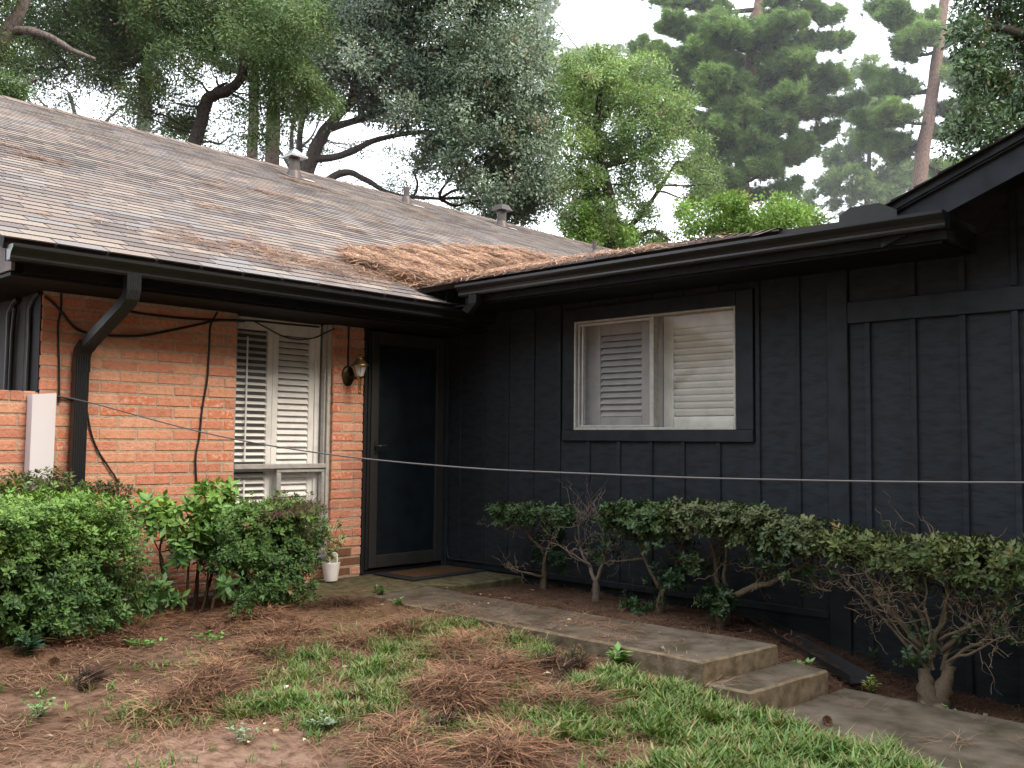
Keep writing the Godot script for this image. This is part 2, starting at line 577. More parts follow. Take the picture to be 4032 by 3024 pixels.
	var p := [v0, wing_roof(-0.5, 0.62), wing_roof(-0.5, 3.46), wing_roof(4.18, -3.0)]
	d.quad(p[0], p[1], p[2], p[3])
	d.quad(p[3] - dn, p[2] - dn, p[1] - dn, p[0] - dn)
	for i in 4:
		d.quad(p[i] - dn, p[(i + 1) % 4] - dn, p[(i + 1) % 4], p[i])
	# beyond the hip the roof falls away again
	var low := [p[2], V(-0.5, 2.362, 4.15), V(6.0, 2.6, 4.15), V(8.6, 3.0, -1.0), p[3]]
	for i in range(1, 4):
		d.tri(low[0], low[i], low[i + 1])
	d.quad(V(-0.5, 2.3, 3.46), V(-0.5, 2.3, 4.15), low[1], low[0])
	part("roof_deck", d, M.felt, wing)
	var ws := MB.new()
	for r in 40:
		var x := -0.53 + r * 0.1226
		if x > 4.1:
			break
		var zv := -0.16 - 0.6 * x
		var z := maxf(zv, -3.1) + rf(-0.1, 0.0)
		if r < 2:
			z = 0.25
		var end := 3.44 - (x + 0.5) / 0.726
		while z < end:
			var k := rng.randi() % 7
			var col := vary(Color(tone[k].x, tone[k].y, tone[k].z), 0.08)
			var z1 := minf(z + 0.299, end)
			var f2 := V(-0.26, 0.96, 0) * 0.009
			var a := wing_roof(x, z)
			var c := wing_roof(x, z1)
			var e := V(0.965, 0.26, 0) * 0.15
			ws.quad(a + f2, c + f2, c + e + f2 * 0.15, a + e + f2 * 0.15, col)
			ws.quad(a, c, c + f2, a + f2, col)
			z += 0.305
	part("shingle_field", ws, M.shingles, wing).set_meta("kind", "stuff")
	var rc := MB.new()
	var h0: Vector3 = p[2]
	var h1: Vector3 = p[3]
	var run := (h1 - h0).normalized()
	var side := run.cross(Vector3.UP).normalized() * 0.13
	var reach := h0.distance_to(h1)
	var s0 := 0.0
	while s0 < reach - 0.1:
		var cap0 := h0 + run * s0
		var g2 := h0 + run * (s0 + 0.16)
		var lift := V(0, 0.02, 0)
		var tuck := V(0, 0.01, 0)
		var col := vary(Color(0.2, 0.16, 0.14), 0.2)
		rc.quad(cap0 + side - V(0, 0.03, 0), g2 + side - V(0, 0.035, 0), g2 + tuck, cap0 + lift, col)
		rc.quad(g2 - side - V(0, 0.035, 0), cap0 - side - V(0, 0.03, 0), cap0 + lift, g2 + tuck, col)
		s0 += 0.14
	part("ridge_cap", rc, M.shingles, wing).set_meta("kind", "stuff")
	var wf := MB.new()
	wf.box(V(-0.47, 2.19, 0.7), V(-0.445, 2.345, 4.42))
	wf.box(V(-0.445, 2.19, 4.39), V(0.0, 2.335, 4.42))
	part("fascia", wf, M.siding_trim, wing)
	var wo := MB.new()
	wo.box(V(-0.445, 2.175, 0.48), V(0.0, 2.19, 4.39))
	wo.box(V(-0.47, 2.16, 0.46), V(-0.02, 2.33, 0.48))
	part("soffit", wo, M.soffit, wing)
	# front gable on the right
	var gr := bare("gable_roof", house)
	var k0 := func(x: float, z: float) -> Vector3: return V(x, 2.406 + 0.4 * (z - 4.142), z)
	var sl := V(0, 0.04, 0)
	var gm := MB.new()
	gm.hexa([k0.call(-0.53, 4.05) - sl, k0.call(-0.53, 8.2) - sl, k0.call(8.0, 8.2) - sl, k0.call(8.0, 4.05) - sl, k0.call(-0.53, 4.05), k0.call(-0.53, 8.2), k0.call(8.0, 8.2), k0.call(8.0, 4.05)])
	var top := 2.406 + 0.4 * 4.058
	gm.hexa([V(-0.53, top - 0.04, 8.2), V(-0.53, top - 1.64, 12.2), V(8, top - 1.64, 12.2), V(8, top - 0.04, 8.2), V(-0.53, top, 8.2), V(-0.53, top - 1.6, 12.2), V(8, top - 1.6, 12.2), V(8, top, 8.2)])
	part("roof_deck", gm, M.siding_trim, gr)
	# ragged shingle ends over the rake
	var ge2 := MB.new()
	var zz := 4.03
	while zz < 8.2:
		var o := rf(-0.012, 0.004)
		var t0: Vector3 = k0.call(-0.55 + o, zz)
		var t1: Vector3 = k0.call(-0.55 + o, zz + 0.13)
		ge2.hexa([t0 + V(0, 0.001, 0), t1 + V(0, 0.001, 0), t1 + V(0.5, 0.001, 0), t0 + V(0.5, 0.001, 0), t0 + V(0, 0.014, 0), t1 + V(0, 0.007, 0), t1 + V(0.5, 0.007, 0), t0 + V(0.5, 0.014, 0)], Color(0.03, 0.027, 0.027))
		zz += 0.127
	part("shingle_edge", ge2, M.shingles, gr).set_meta("kind", "stuff")
	var rb := MB.new()
	for q2 in [[-0.52, -0.5, 0.0, -0.052], [-0.5, -0.475, -0.05, -0.2]]:
		var a0: Vector3 = k0.call(q2[0], 4.08)
		var a1: Vector3 = k0.call(q2[0], 8.2)
		var w := V(q2[1] - q2[0], 0, 0)
		var hi := V(0, q2[2] - 0.041 * float(q2[2] == 0.0) * 0.0, 0)
		var lo := V(0, q2[3], 0)
		rb.hexa([a0 + lo, a1 + lo, a1 + lo + w, a0 + lo + w, a0 + hi, a1 + hi, a1 + hi + w, a0 + hi + w])
	part("rake_board", rb, M.siding_trim, gr)
	var gs := MB.new()
	gs.hexa([k0.call(-0.475, 4.4) - V(0, 0.1, 0), k0.call(-0.475, 8.2) - V(0, 0.1, 0), k0.call(-0.02, 8.2) - V(0, 0.1, 0), k0.call(-0.02, 4.4) - V(0, 0.1, 0), k0.call(-0.475, 4.4) - V(0, 0.085, 0), k0.call(-0.475, 8.2) - V(0, 0.085, 0), k0.call(-0.02, 8.2) - V(0, 0.085, 0), k0.call(-0.02, 4.4) - V(0, 0.085, 0)])
	part("soffit", gs, M.soffit, gr)


# a K-style gutter profile swept from a to b; out points away from the house
func gutter_shape(b: MB, a: Vector3, e: Vector3, out: Vector3) -> void:
	var p := [Vector2(0, 0.085), Vector2(0, 0), Vector2(0.075, 0), Vector2(0.082, 0.012), Vector2(0.082, 0.024), Vector2(0.092, 0.04), Vector2(0.112, 0.058), Vector2(0.122, 0.07), Vector2(0.122, 0.088), Vector2(0.112, 0.09), Vector2(0.112, 0.083), Vector2(0.118, 0.08), Vector2(0.118, 0.071), Vector2(0.108, 0.061), Vector2(0.086, 0.043), Vector2(0.077, 0.025), Vector2(0.074, 0.004), Vector2(0.004, 0.004), Vector2(0.004, 0.085)]
	for i in p.size():
		var u: Vector2 = p[i]
		var w: Vector2 = p[(i + 1) % p.size()]
		var q := [a + out * u.x + V(0, u.y, 0), a + out * w.x + V(0, w.y, 0), e + out * w.x + V(0, w.y, 0), e + out * u.x + V(0, u.y, 0)]
		if (e - a).cross(Vector3.UP).dot(out) > 0.0:
			b.quad(q[3], q[2], q[1], q[0])
		else:
			b.quad(q[0], q[1], q[2], q[3])


func end_cap(b: MB, at: Vector3, along: Vector3, out: Vector3) -> void:
	var p := [Vector2(0, 0.088), Vector2(0, 0), Vector2(0.075, 0), Vector2(0.082, 0.024), Vector2(0.112, 0.058), Vector2(0.122, 0.088)]
	for i in range(1, 5):
		var q := [at + out * p[0].x + V(0, p[0].y, 0), at + out * p[i].x + V(0, p[i].y, 0), at + out * p[i + 1].x + V(0, p[i + 1].y, 0)]
		b.tri(q[0], q[1], q[2])
		b.tri(q[0] + along * 0.004, q[2] + along * 0.004, q[1] + along * 0.004)


# a ribbed rectangular pipe along a path of [point, side axis, depth axis]
func rect_pipe(b: MB, path: Array, w: float, d: float) -> void:
	var ring := []
	for q in path:
		var pts := []
		for k in 13:
			var s := -0.5 + k / 12.0
			pts.append(q[0] + q[1] * s * w + q[2] * (d * 0.5 - (0.004 if k % 2 == 1 and k > 0 and k < 12 else 0.0)))
		pts.append(q[0] + q[1] * 0.5 * w - q[2] * d * 0.5)
		pts.append(q[0] - q[1] * 0.5 * w - q[2] * d * 0.5)
		ring.append(pts)
	for i in ring.size() - 1:
		var n: int = ring[i].size()
		for k in n:
			var j := (k + 1) % n
			b.quad(ring[i + 1][k], ring[i + 1][j], ring[i][j], ring[i][k])


func build_gutters() -> void:
	var ga := bare("gutter", house)
	ga.set_meta("label", "black gutter along the shingled eave above the brick wall")
	var b := MB.new()
	gutter_shape(b, V(-3.835, 2.072, 0.478), V(0.0, 2.072, 0.478), V(0, 0, 1))
	end_cap(b, V(-3.833, 2.072, 0.478), V(1, 0, 0), V(0, 0, 1))
	part("trough", b, M.gutter, ga)
	var sp := MB.new()
	plate(sp, [V(-0.33, 2.15, 0.6), V(0.0, 2.15, 0.6), V(0.0, 2.2, 0.6), V(-0.05, 2.245, 0.6), V(-0.275, 2.25, 0.6), V(-0.327, 2.21, 0.6)], V(0, 0, 0.003))
	part("splash_guard", sp, M.downspout, ga)
	var gb := bare("gutter", house)
	gb.set_meta("label", "black gutter under the straw-strewn roof above the dark wall")
	b = MB.new()
	gutter_shape(b, V(-0.472, 2.236, 0.7), V(-0.472, 2.236, 4.44), V(-1, 0, 0))
	end_cap(b, V(-0.472, 2.236, 0.7), V(0, 0, 1), V(-1, 0, 0))
	end_cap(b, V(-0.472, 2.236, 4.437), V(0, 0, 1), V(-1, 0, 0))
	part("trough", b, M.gutter, gb)
	sp = MB.new()
	plate(sp, [V(-0.592, 2.31, 3.88), V(-0.592, 2.31, 4.21), V(-0.592, 2.36, 4.205), V(-0.592, 2.412, 4.11), V(-0.592, 2.412, 3.945), V(-0.592, 2.375, 3.882)], V(-0.003, 0, 0))
	part("splash_guard", sp, M.downspout, gb)
	b = MB.new()
	var sx := V(0, 0, 1)
	rect_pipe(b, [[V(-0.53, 2.24, 0.87), sx, V(-1, 0, 0)], [V(-0.53, 2.17, 0.87), sx, V(-1, 0, 0)], [V(-0.53, 2.11, 0.78), V(0, -0.4, 0.9), V(-1, 0, 0)]], 0.085, 0.06)
	part("outlet_elbow", b, M.downspout, gb)
	# the downspout: out of the gutter, back under the eave to the wall, down the wall
	var ds := bare("downspout", house)
	b = MB.new()
	var s := V(1, 0, 0)
	rect_pipe(b, [[V(-3.13, 2.09, 0.535), s, V(0, 0, 1)], [V(-3.13, 1.985, 0.535), s, V(0, 0, 1)], [V(-3.135, 1.94, 0.525), s, V(0, -0.35, 0.93)], [V(-3.14, 1.91, 0.49), s, V(0, -0.8, 0.6)]], 0.088, 0.062)
	part("elbow", b, M.downspout, ds)
	b = MB.new()
	rect_pipe(b, [[V(-3.14, 1.912, 0.495), s, V(0, -0.82, 0.57)], [V(-3.215, 1.665, 0.1), s, V(0, -0.82, 0.57)]], 0.084, 0.058)
	part("offset_pipe", b, M.downspout, ds)
	b = MB.new()
	rect_pipe(b, [[V(-3.214, 1.675, 0.115), s, V(0, -0.8, 0.6)], [V(-3.222, 1.635, 0.065), s, V(0, -0.4, 0.92)], [V(-3.225, 1.59, 0.052), s, V(0, 0, 1)], [V(-3.225, 1.5, 0.052), s, V(0, 0, 1)]], 0.092, 0.066)
	part("elbow", b, M.downspout, ds)
	b = MB.new()
	rect_pipe(b, [[V(-3.225, 1.51, 0.05), s, V(0, 0, 1)], [V(-3.23, 0.02, 0.05), s, V(0, 0, 1)]], 0.086, 0.06)
	part("pipe", b, M.downspout, ds)


func plate(b: MB, p: Array, thick: Vector3) -> void:
	for i in range(1, p.size() - 1):
		if (p[1] - p[0]).cross(p[2] - p[0]).dot(thick) > 0.0:
			b.tri(p[0] + thick, p[i] + thick, p[i + 1] + thick)
			b.tri(p[0], p[i + 1], p[i])
		else:
			b.tri(p[0] + thick, p[i + 1] + thick, p[i] + thick)
			b.tri(p[0], p[i], p[i + 1])
	for i in p.size():
		var j := (i + 1) % p.size()
		b.quad(p[i], p[j], p[j] + thick, p[i] + thick)


func build_siding() -> void:
	var wall := bare("siding_wall", house)
	# boards between the battens, upper edges follow the eave and the gable
	var backing := MB.new()
	backing.box(V(0.012, -0.45, 0.0), V(0.1, 2.18, 1.44))
	backing.box(V(0.012, -0.45, 1.44), V(0.1, 1.17, 2.9))
	backing.box(V(0.012, 2.04, 1.44), V(0.1, 2.18, 2.9))
	backing.box(V(0.012, -0.45, 2.9), V(0.1, 2.18, 4.4))
	backing.hexa([V(0.012, -0.45, 12.0), V(0.1, -0.45, 12.0), V(0.1, -0.45, 4.4), V(0.012, -0.45, 4.4), V(0.012, 2.3, 12.0), V(0.1, 2.3, 12.0), V(0.1, 2.3, 4.4), V(0.012, 2.3, 4.4)])
	part("backing", backing, M.siding_trim, wall)
	var grooves := [0.012, 0.161, 0.451, 0.736, 1.022, 1.304, 1.602, 1.893, 2.184, 2.458, 2.745, 3.045, 3.332, 3.53]
	for i in grooves.size() - 1:
		var z0: float = grooves[i] + 0.004
		var z1: float = grooves[i + 1] - 0.004
		var hits := z1 > 1.36 and z0 < 3.0
		var b := MB.new()
		if hits:
			b.box(V(0.0, 0.045, z0), V(0.014, 1.098, z1))
			part("board", b, M["siding%d" % (rng.randi() % 4)], wall)
			b = MB.new()
			b.box(V(0.0, 2.13, z0), V(0.014, 2.176, z1))
		else:
			b.box(V(0.0, 0.045, z0), V(0.014, 2.176, z1))
		part("board", b, M["siding%d" % (rng.randi() % 4)], wall)
	for z in [0.161, 0.451, 0.736, 1.022, 1.304, 1.602, 1.893, 2.184, 2.458, 2.745, 3.045, 3.332]:
		var b := MB.new()
		var y1 := 1.096 if z > 1.35 and z < 3.0 else 2.174
		b.cbox(V(-0.015, 0.046, z - 0.016), V(0.002, y1, z + 0.016), 0.004)
		part("batten", b, M["siding%d" % (rng.randi() % 4)], wall)
	# bottom rail of the siding and the skirt below
	var r := MB.new()
	r.cbox(V(-0.02, 0.005, 0.03), V(0.02, 0.05, 3.53), 0.004)
	part("bottom_rail", r, M.siding_trim, wall)
	r = MB.new()
	r.box(V(0.02, -0.45, 0.02), V(0.03, 0.01, 3.54))
	part("skirt_board", r, M["siding%d" % (rng.randi() % 4)], wall)
	# the blocked-up opening on the right: post, header, boards and battens set back between them
	r = MB.new()
	r.cbox(V(-0.022, -0.42, 3.535), V(0.02, 2.176, 3.668), 0.004)
	part("trim_post", r, M.siding_trim, wall)
	r = MB.new()
	r.cbox(V(-0.024, 1.835, 3.67), V(0.02, 1.97, 7.6), 0.004)
	part("header_board", r, M.siding_trim, wall)
	var bz := [3.67, 3.79, 4.065, 4.345, 4.62, 4.9, 5.18, 5.46, 5.74, 6.02, 6.3, 6.58, 6.86, 7.14, 7.42]
	for i in bz.size() - 1:
		var b := MB.new()
		b.box(V(0.0, -0.42, bz[i] + 0.003), V(0.014, 1.834, bz[i + 1] - 0.003))
		part("board", b, M["siding%d" % (rng.randi() % 4)], wall)
		if i > 0:
			b = MB.new()
			b.cbox(V(-0.02, -0.42, bz[i] - 0.018), V(0.002, 1.833, bz[i] + 0.018), 0.003)
			part("batten", b, M["siding%d" % (rng.randi() % 4)], wall)
	# boards and battens above the header, up to the gable
	var gz := [3.67, 4.065, 4.345, 4.62, 4.9, 5.18, 5.46, 5.74, 6.02, 6.3]
	for i in gz.size() - 1:
		var z0: float = gz[i] + 0.003
		var z1: float = gz[i + 1] - 0.003
		var h0 := 2.176 if z0 < 4.36 else 2.31 + 0.4 * (z0 - 4.142)
		var h1 := 2.176 if z0 < 4.3 else 2.31 + 0.4 * (z1 - 4.142)
		var b := MB.new()
		b.hexa([V(0, 1.972, z1), V(0.014, 1.972, z1), V(0.014, 1.972, z0), V(0, 1.972, z0), V(0, h1, z1), V(0.014, h1, z1), V(0.014, h0, z0), V(0, h0, z0)])
		part("board", b, M["siding%d" % (rng.randi() % 4)], wall)
		if i > 0:
			b = MB.new()
			var z: float = gz[i]
			var h := 2.174 if z < 4.36 else 2.3 + 0.4 * (z - 4.16)
			b.cbox(V(-0.02, 1.973, z - 0.018), V(0.002, h, z + 0.018), 0.003)
			part("batten", b, M["siding%d" % (rng.randi() % 4)], wall)
	# side wall on the left, facing the camera's left
	var side := bare("side_wall", house)
	side.set_meta("label", "dim grey boarded side wall at the left edge")
	var z := -0.02
	while z > -3.2:
		var b := MB.new()
		b.box(V(-3.447, -0.2, z - 0.28), V(-3.42, 1.998, z))
		part("board", b, M.side_grey, side)
		z -= 0.286
	var bk := MB.new()
	bk.box(V(-3.42, -0.2, -8.2), V(-3.36, 1.998, -0.01))
	bk.box(V(-3.36, -0.2, -8.2), V(11.2, 4.2, -8.1))
	part("backing", bk, M.side_grey, side)
	var ct := MB.new()
	ct.box(V(-3.46, 0.0, -0.215), V(-3.4475, 1.997, -0.013))
	part("corner_trim", ct, M.soffit, side)
	for q in [[-0.16, 0.012], [-0.52, 0.022]]:
		var t := MB.new()
		t.tube([V(-3.47, 1.3, q[0]), V(-3.47, 1.7, q[0] + 0.006), V(-3.47, 1.9, q[0] - 0.004), V(-3.465, 1.96, q[0] + 0.05), V(-3.465, 1.985, q[0] + 0.13)], [q[1]], 8)
		part("cable", t, M.cable, side)
	var t2 := MB.new()
	t2.tube([V(-3.47, 1.3, -0.465), V(-3.47, 1.75, -0.46), V(-3.468, 1.93, -0.44)], [0.013], 8)
	part("cable", t2, M.cable, side)


# a louvred shutter panel lying in the plane of axis `s` (sideways) and y, facing `f`
func louvre_panel(sh: Node3D, o: Vector3, s: Vector3, f: Vector3, w: float, y0: float, y1: float, stile: float, top: float, bottom: float, pitch: float, tilt: float, m: Material, rod: bool, first := 0.0) -> void:
	var add := func(called: String, u0: float, u1: float, v0: float, v1: float, d0: float, d1: float) -> void:
		var b := MB.new()
		var a := o + s * u0 + V(0, v0, 0) + f * d0
		var c := o + s * u1 + V(0, v1, 0) + f * d1
		b.cbox(V(minf(a.x, c.x), minf(a.y, c.y), minf(a.z, c.z)), V(maxf(a.x, c.x), maxf(a.y, c.y), maxf(a.z, c.z)), 0.003)
		part(called, b, m, sh)
	add.call("stile", 0.0, stile, y0, y1, -0.014, 0.014)
	add.call("stile", w - stile, w, y0, y1, -0.014, 0.014)
	add.call("rail", stile + 0.001, w - stile - 0.001, y1 - top, y1, -0.013, 0.013)
	add.call("rail", stile + 0.001, w - stile - 0.001, y0, y0 + bottom, -0.013, 0.013)
	var y := y1 - top - pitch * 0.55 - first
	var up := V(0, cos(tilt), 0) + f * sin(tilt)
	var th := V(0, -sin(tilt), 0) + f * cos(tilt)
	var half := pitch * 0.56
	while y > y0 + bottom + pitch * 0.3:
		var b := MB.new()
		var a := o + s * (stile + 0.002)
		var e := o + s * (w - stile - 0.002)
		var p := []
		for q in [[-half, 0.0], [-half * 0.5, 0.0035], [half * 0.5, 0.0035], [half, 0.0], [half * 0.5, -0.0035], [-half * 0.5, -0.0035]]:
			p.append(V(0, y, 0) + up * q[0] + th * q[1])
		for i in 6:
			var j := (i + 1) % 6
			if s.cross(up).dot(th) > 0.0:
				b.quad(a + p[j], e + p[j], e + p[i], a + p[i])
			else:
				b.quad(a + p[i], e + p[i], e + p[j], a + p[j])
		part("louvre", b, m, sh)
		y -= pitch
	if rod:
		add.call("tilt_rod", w * 0.42, w * 0.42 + 0.012, y0 + bottom + 0.04, y1 - top - 0.06, 0.03, 0.04)


func build_window_tall() -> void:
	var win := bare("window", house)
	win.set_meta("label", "tall window with white louvred shutters in the brick wall")
	var bar := func(called: String, x0: float, x1: float, y0: float, y1: float, z0: float, z1: float, m: String) -> void:
		var b := MB.new()
		b.cbox(V(x0, y0, z0), V(x1, y1, z1), 0.003)
		part(called, b, M[m], win)
	bar.call("frame_post", -2.104, -2.075, 0.15, 2.0, -0.1, -0.03, "aluminium")
	bar.call("frame_post", -1.272, -1.236, 0.15, 2.0, -0.1, -0.03, "frame_beige")
	bar.call("frame_post", -1.29, -1.274, 0.885, 2.0, -0.09, -0.05, "aluminium")
	bar.call("transom", -2.074, -1.273, 0.862, 0.897, -0.1, -0.028, "aluminium")
	bar.call("sash_rail", -1.71, -1.274, 0.832, 0.86, -0.085, -0.04, "aluminium")
	bar.call("sash_stile", -1.712, -1.673, 0.18, 0.831, -0.086, -0.035, "aluminium")
	bar.call("sash_stile", -1.302, -1.274, 0.18, 0.831, -0.085, -0.04, "aluminium")
	bar.call("sill", -2.1, -1.238, 0.148, 0.18, -0.1, 0.015, "aluminium")
	for q in [[-2.074, -1.275, 0.898, 1.999, -0.075], [-2.074, -1.713, 0.181, 0.86, -0.079], [-1.672, -1.303, 0.181, 0.831, -0.063]]:
		var b := MB.new()
		b.quad(V(q[0], q[2], q[4]), V(q[1], q[2], q[4]), V(q[1], q[3], q[4]), V(q[0], q[3], q[4]))
		part("pane", b, M.glass, win)
	var z := -0.135
	louvre_panel(win, V(-2.13, 0, z), V(1, 0, 0), V(0, 0, 1), 0.412, 0.86, 2.12, 0.045, 0.21, 0.02, 0.0478, -1.08, M.shutter, true)
	louvre_panel(win, V(-1.716, 0, z), V(1, 0, 0), V(0, 0, 1), 0.38, 0.86, 2.12, 0.05, 0.23, 0.02, 0.0478, -0.62, M.shutter, false)
	louvre_panel(win, V(-2.13, 0, z), V(1, 0, 0), V(0, 0, 1), 0.412, 0.2, 0.858, 0.045, 0.02, 0.05, 0.0478, -1.08, M.shutter, true)
	louvre_panel(win, V(-1.716, 0, z), V(1, 0, 0), V(0, 0, 1), 0.38, 0.2, 0.858, 0.05, 0.02, 0.05, 0.0478, -0.62, M.shutter, false)
	bar.call("shutter_frame", -1.335, -1.292, 0.16, 2.12, -0.16, -0.11, "shutter")
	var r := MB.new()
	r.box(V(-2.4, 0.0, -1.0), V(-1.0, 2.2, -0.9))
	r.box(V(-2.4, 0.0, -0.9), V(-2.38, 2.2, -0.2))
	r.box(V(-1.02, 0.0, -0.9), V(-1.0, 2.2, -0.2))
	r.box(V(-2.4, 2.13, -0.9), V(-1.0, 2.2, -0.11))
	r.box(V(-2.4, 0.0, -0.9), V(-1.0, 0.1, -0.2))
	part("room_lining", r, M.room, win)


func build_window_wide() -> void:
	var win := bare("window", house)
	win.set_meta("label", "wide sliding window with shutters in the dark siding wall")
	var bar := func(called: String, z0: float, z1: float, y0: float, y1: float, x0: float, x1: float, m: String) -> void:
		var b := MB.new()
		b.cbox(V(x0, y0, z0), V(x1, y1, z1), 0.003)
		part(called, b, M[m], win)
	# dark casing round the window
	bar.call("casing_board", 1.345, 1.465, 1.178, 2.128, -0.02, 0.02, "siding_trim")
	bar.call("casing_board", 2.888, 3.015, 1.178, 2.128, -0.02, 0.02, "siding_trim")
	bar.call("casing_board", 1.466, 2.887, 2.024, 2.128, -0.02, 0.02, "siding_trim")
	bar.call("casing_board", 1.345, 3.015, 1.096, 1.176, -0.024, 0.02, "siding_trim")
	# pale frame
	bar.call("frame_post", 1.467, 1.484, 1.178, 2.022, -0.026, 0.06, "frame_beige")
	bar.call("frame_post", 2.872, 2.886, 1.178, 2.022, -0.026, 0.06, "frame_beige")
	bar.call("frame_rail", 1.485, 2.871, 2.006, 2.022, -0.026, 0.06, "frame_beige")
	bar.call("frame_rail", 1.485, 2.871, 1.178, 1.198, -0.026, 0.06, "frame_beige")
	bar.call("mullion", 2.178, 2.215, 1.2, 2.005, -0.02, 0.05, "frame_beige")
	bar.call("sash_stile", 1.488, 1.505, 1.2, 2.004, -0.004, 0.03, "aluminium")
	bar.call("sash_stile", 1.512, 1.53, 1.2, 2.004, 0.012, 0.045, "aluminium")
	bar.call("sash_rail", 1.506, 2.177, 1.985, 2.004, -0.002, 0.03, "aluminium")
	bar.call("sash_rail", 1.506, 2.177, 1.2, 1.216, -0.002, 0.03, "aluminium")
	for q in [[1.506, 2.177, 0.018], [2.216, 2.871, 0.03]]:
		var b := MB.new()
		b.quad(V(q[2], 1.2, q[0]), V(q[2], 1.2, q[1]), V(q[2], 2.004, q[1]), V(q[2], 2.004, q[0]))
		part("pane", b, M.glass, win)
	louvre_panel(win, V(0.115, 0, 1.44), V(0, 0, 1), V(-1, 0, 0), 0.77, 1.19, 2.06, 0.19, 0.145, 0.09, 0.0485, -0.6, M.shutter_mauve, false)
	louvre_panel(win, V(0.115, 0, 2.22), V(0, 0, 1), V(-1, 0, 0), 0.72, 1.19, 2.06, 0.085, 0.145, 0.085, 0.0485, 0.5, M.shutter_dim, false)
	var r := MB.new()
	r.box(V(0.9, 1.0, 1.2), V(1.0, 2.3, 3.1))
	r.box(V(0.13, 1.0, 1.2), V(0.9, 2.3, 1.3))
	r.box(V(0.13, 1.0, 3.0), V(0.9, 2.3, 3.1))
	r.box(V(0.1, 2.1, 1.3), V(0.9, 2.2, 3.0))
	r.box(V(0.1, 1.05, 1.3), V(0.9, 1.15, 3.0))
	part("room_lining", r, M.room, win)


func build_door() -> void:
	var door := bare("door", house)
	door.set_meta("label", "dark storm door between the brick pier and the dark wall")
	var bar := func(called: String, lo: Vector3, hi: Vector3, m: String, bev := 0.004) -> void:
		var b := MB.new()
		b.cbox(lo, hi, bev)
		part(called, b, M[m], door)
	bar.call("jamb", V(-0.935, 0.0, -0.15), V(-0.905, 2.0, 0.01), "door_dark")
	bar.call("hinge_rail", V(-0.903, 0.03, -0.03), V(-0.878, 1.99, 0.02), "door_dark")
	bar.call("stile", V(-0.876, 0.045, -0.005), V(-0.8, 1.985, 0.03), "door_frame")
	bar.call("stile", V(-0.165, 0.045, -0.005), V(-0.082, 1.985, 0.03), "door_frame")
	bar.call("rail", V(-0.799, 0.045, -0.004), V(-0.166, 0.145, 0.029), "door_frame")
	bar.call("rail", V(-0.799, 1.88, -0.004), V(-0.166, 1.985, 0.029), "door_frame")
	bar.call("panel", V(-0.799, 0.146, 0.0), V(-0.166, 1.879, 0.012), "door_panel")
	bar.call("threshold", V(-0.93, -0.05, -0.15), V(-0.05, 0.026, 0.0), "door_dark")
	bar.call("jamb", V(-0.078, 0.0, -0.1), V(-0.046, 2.0, 0.02), "siding_trim")
	bar.call("jamb", V(-0.044, 0.0, -0.1), V(-0.012, 2.0, 0.034), "siding_trim")
	bar.call("backing", V(-0.9, 0.0, -0.2), V(0.0, 2.0, -0.16), "door_dark")
	var h := bare("handle", door)
	var b := MB.new()
	b.cbox(V(-0.846, 0.97, 0.03), V(-0.822, 1.07, 0.038), 0.003)
	part("plate", b, M.handle, h)
	b = MB.new()
	b.tube([V(-0.834, 1.037, 0.035), V(-0.834, 1.037, 0.07), V(-0.815, 1.037, 0.08), V(-0.75, 1.04, 0.075)], [0.011, 0.011, 0.01, 0.008], 8)
	part("lever", b, M.handle, h)


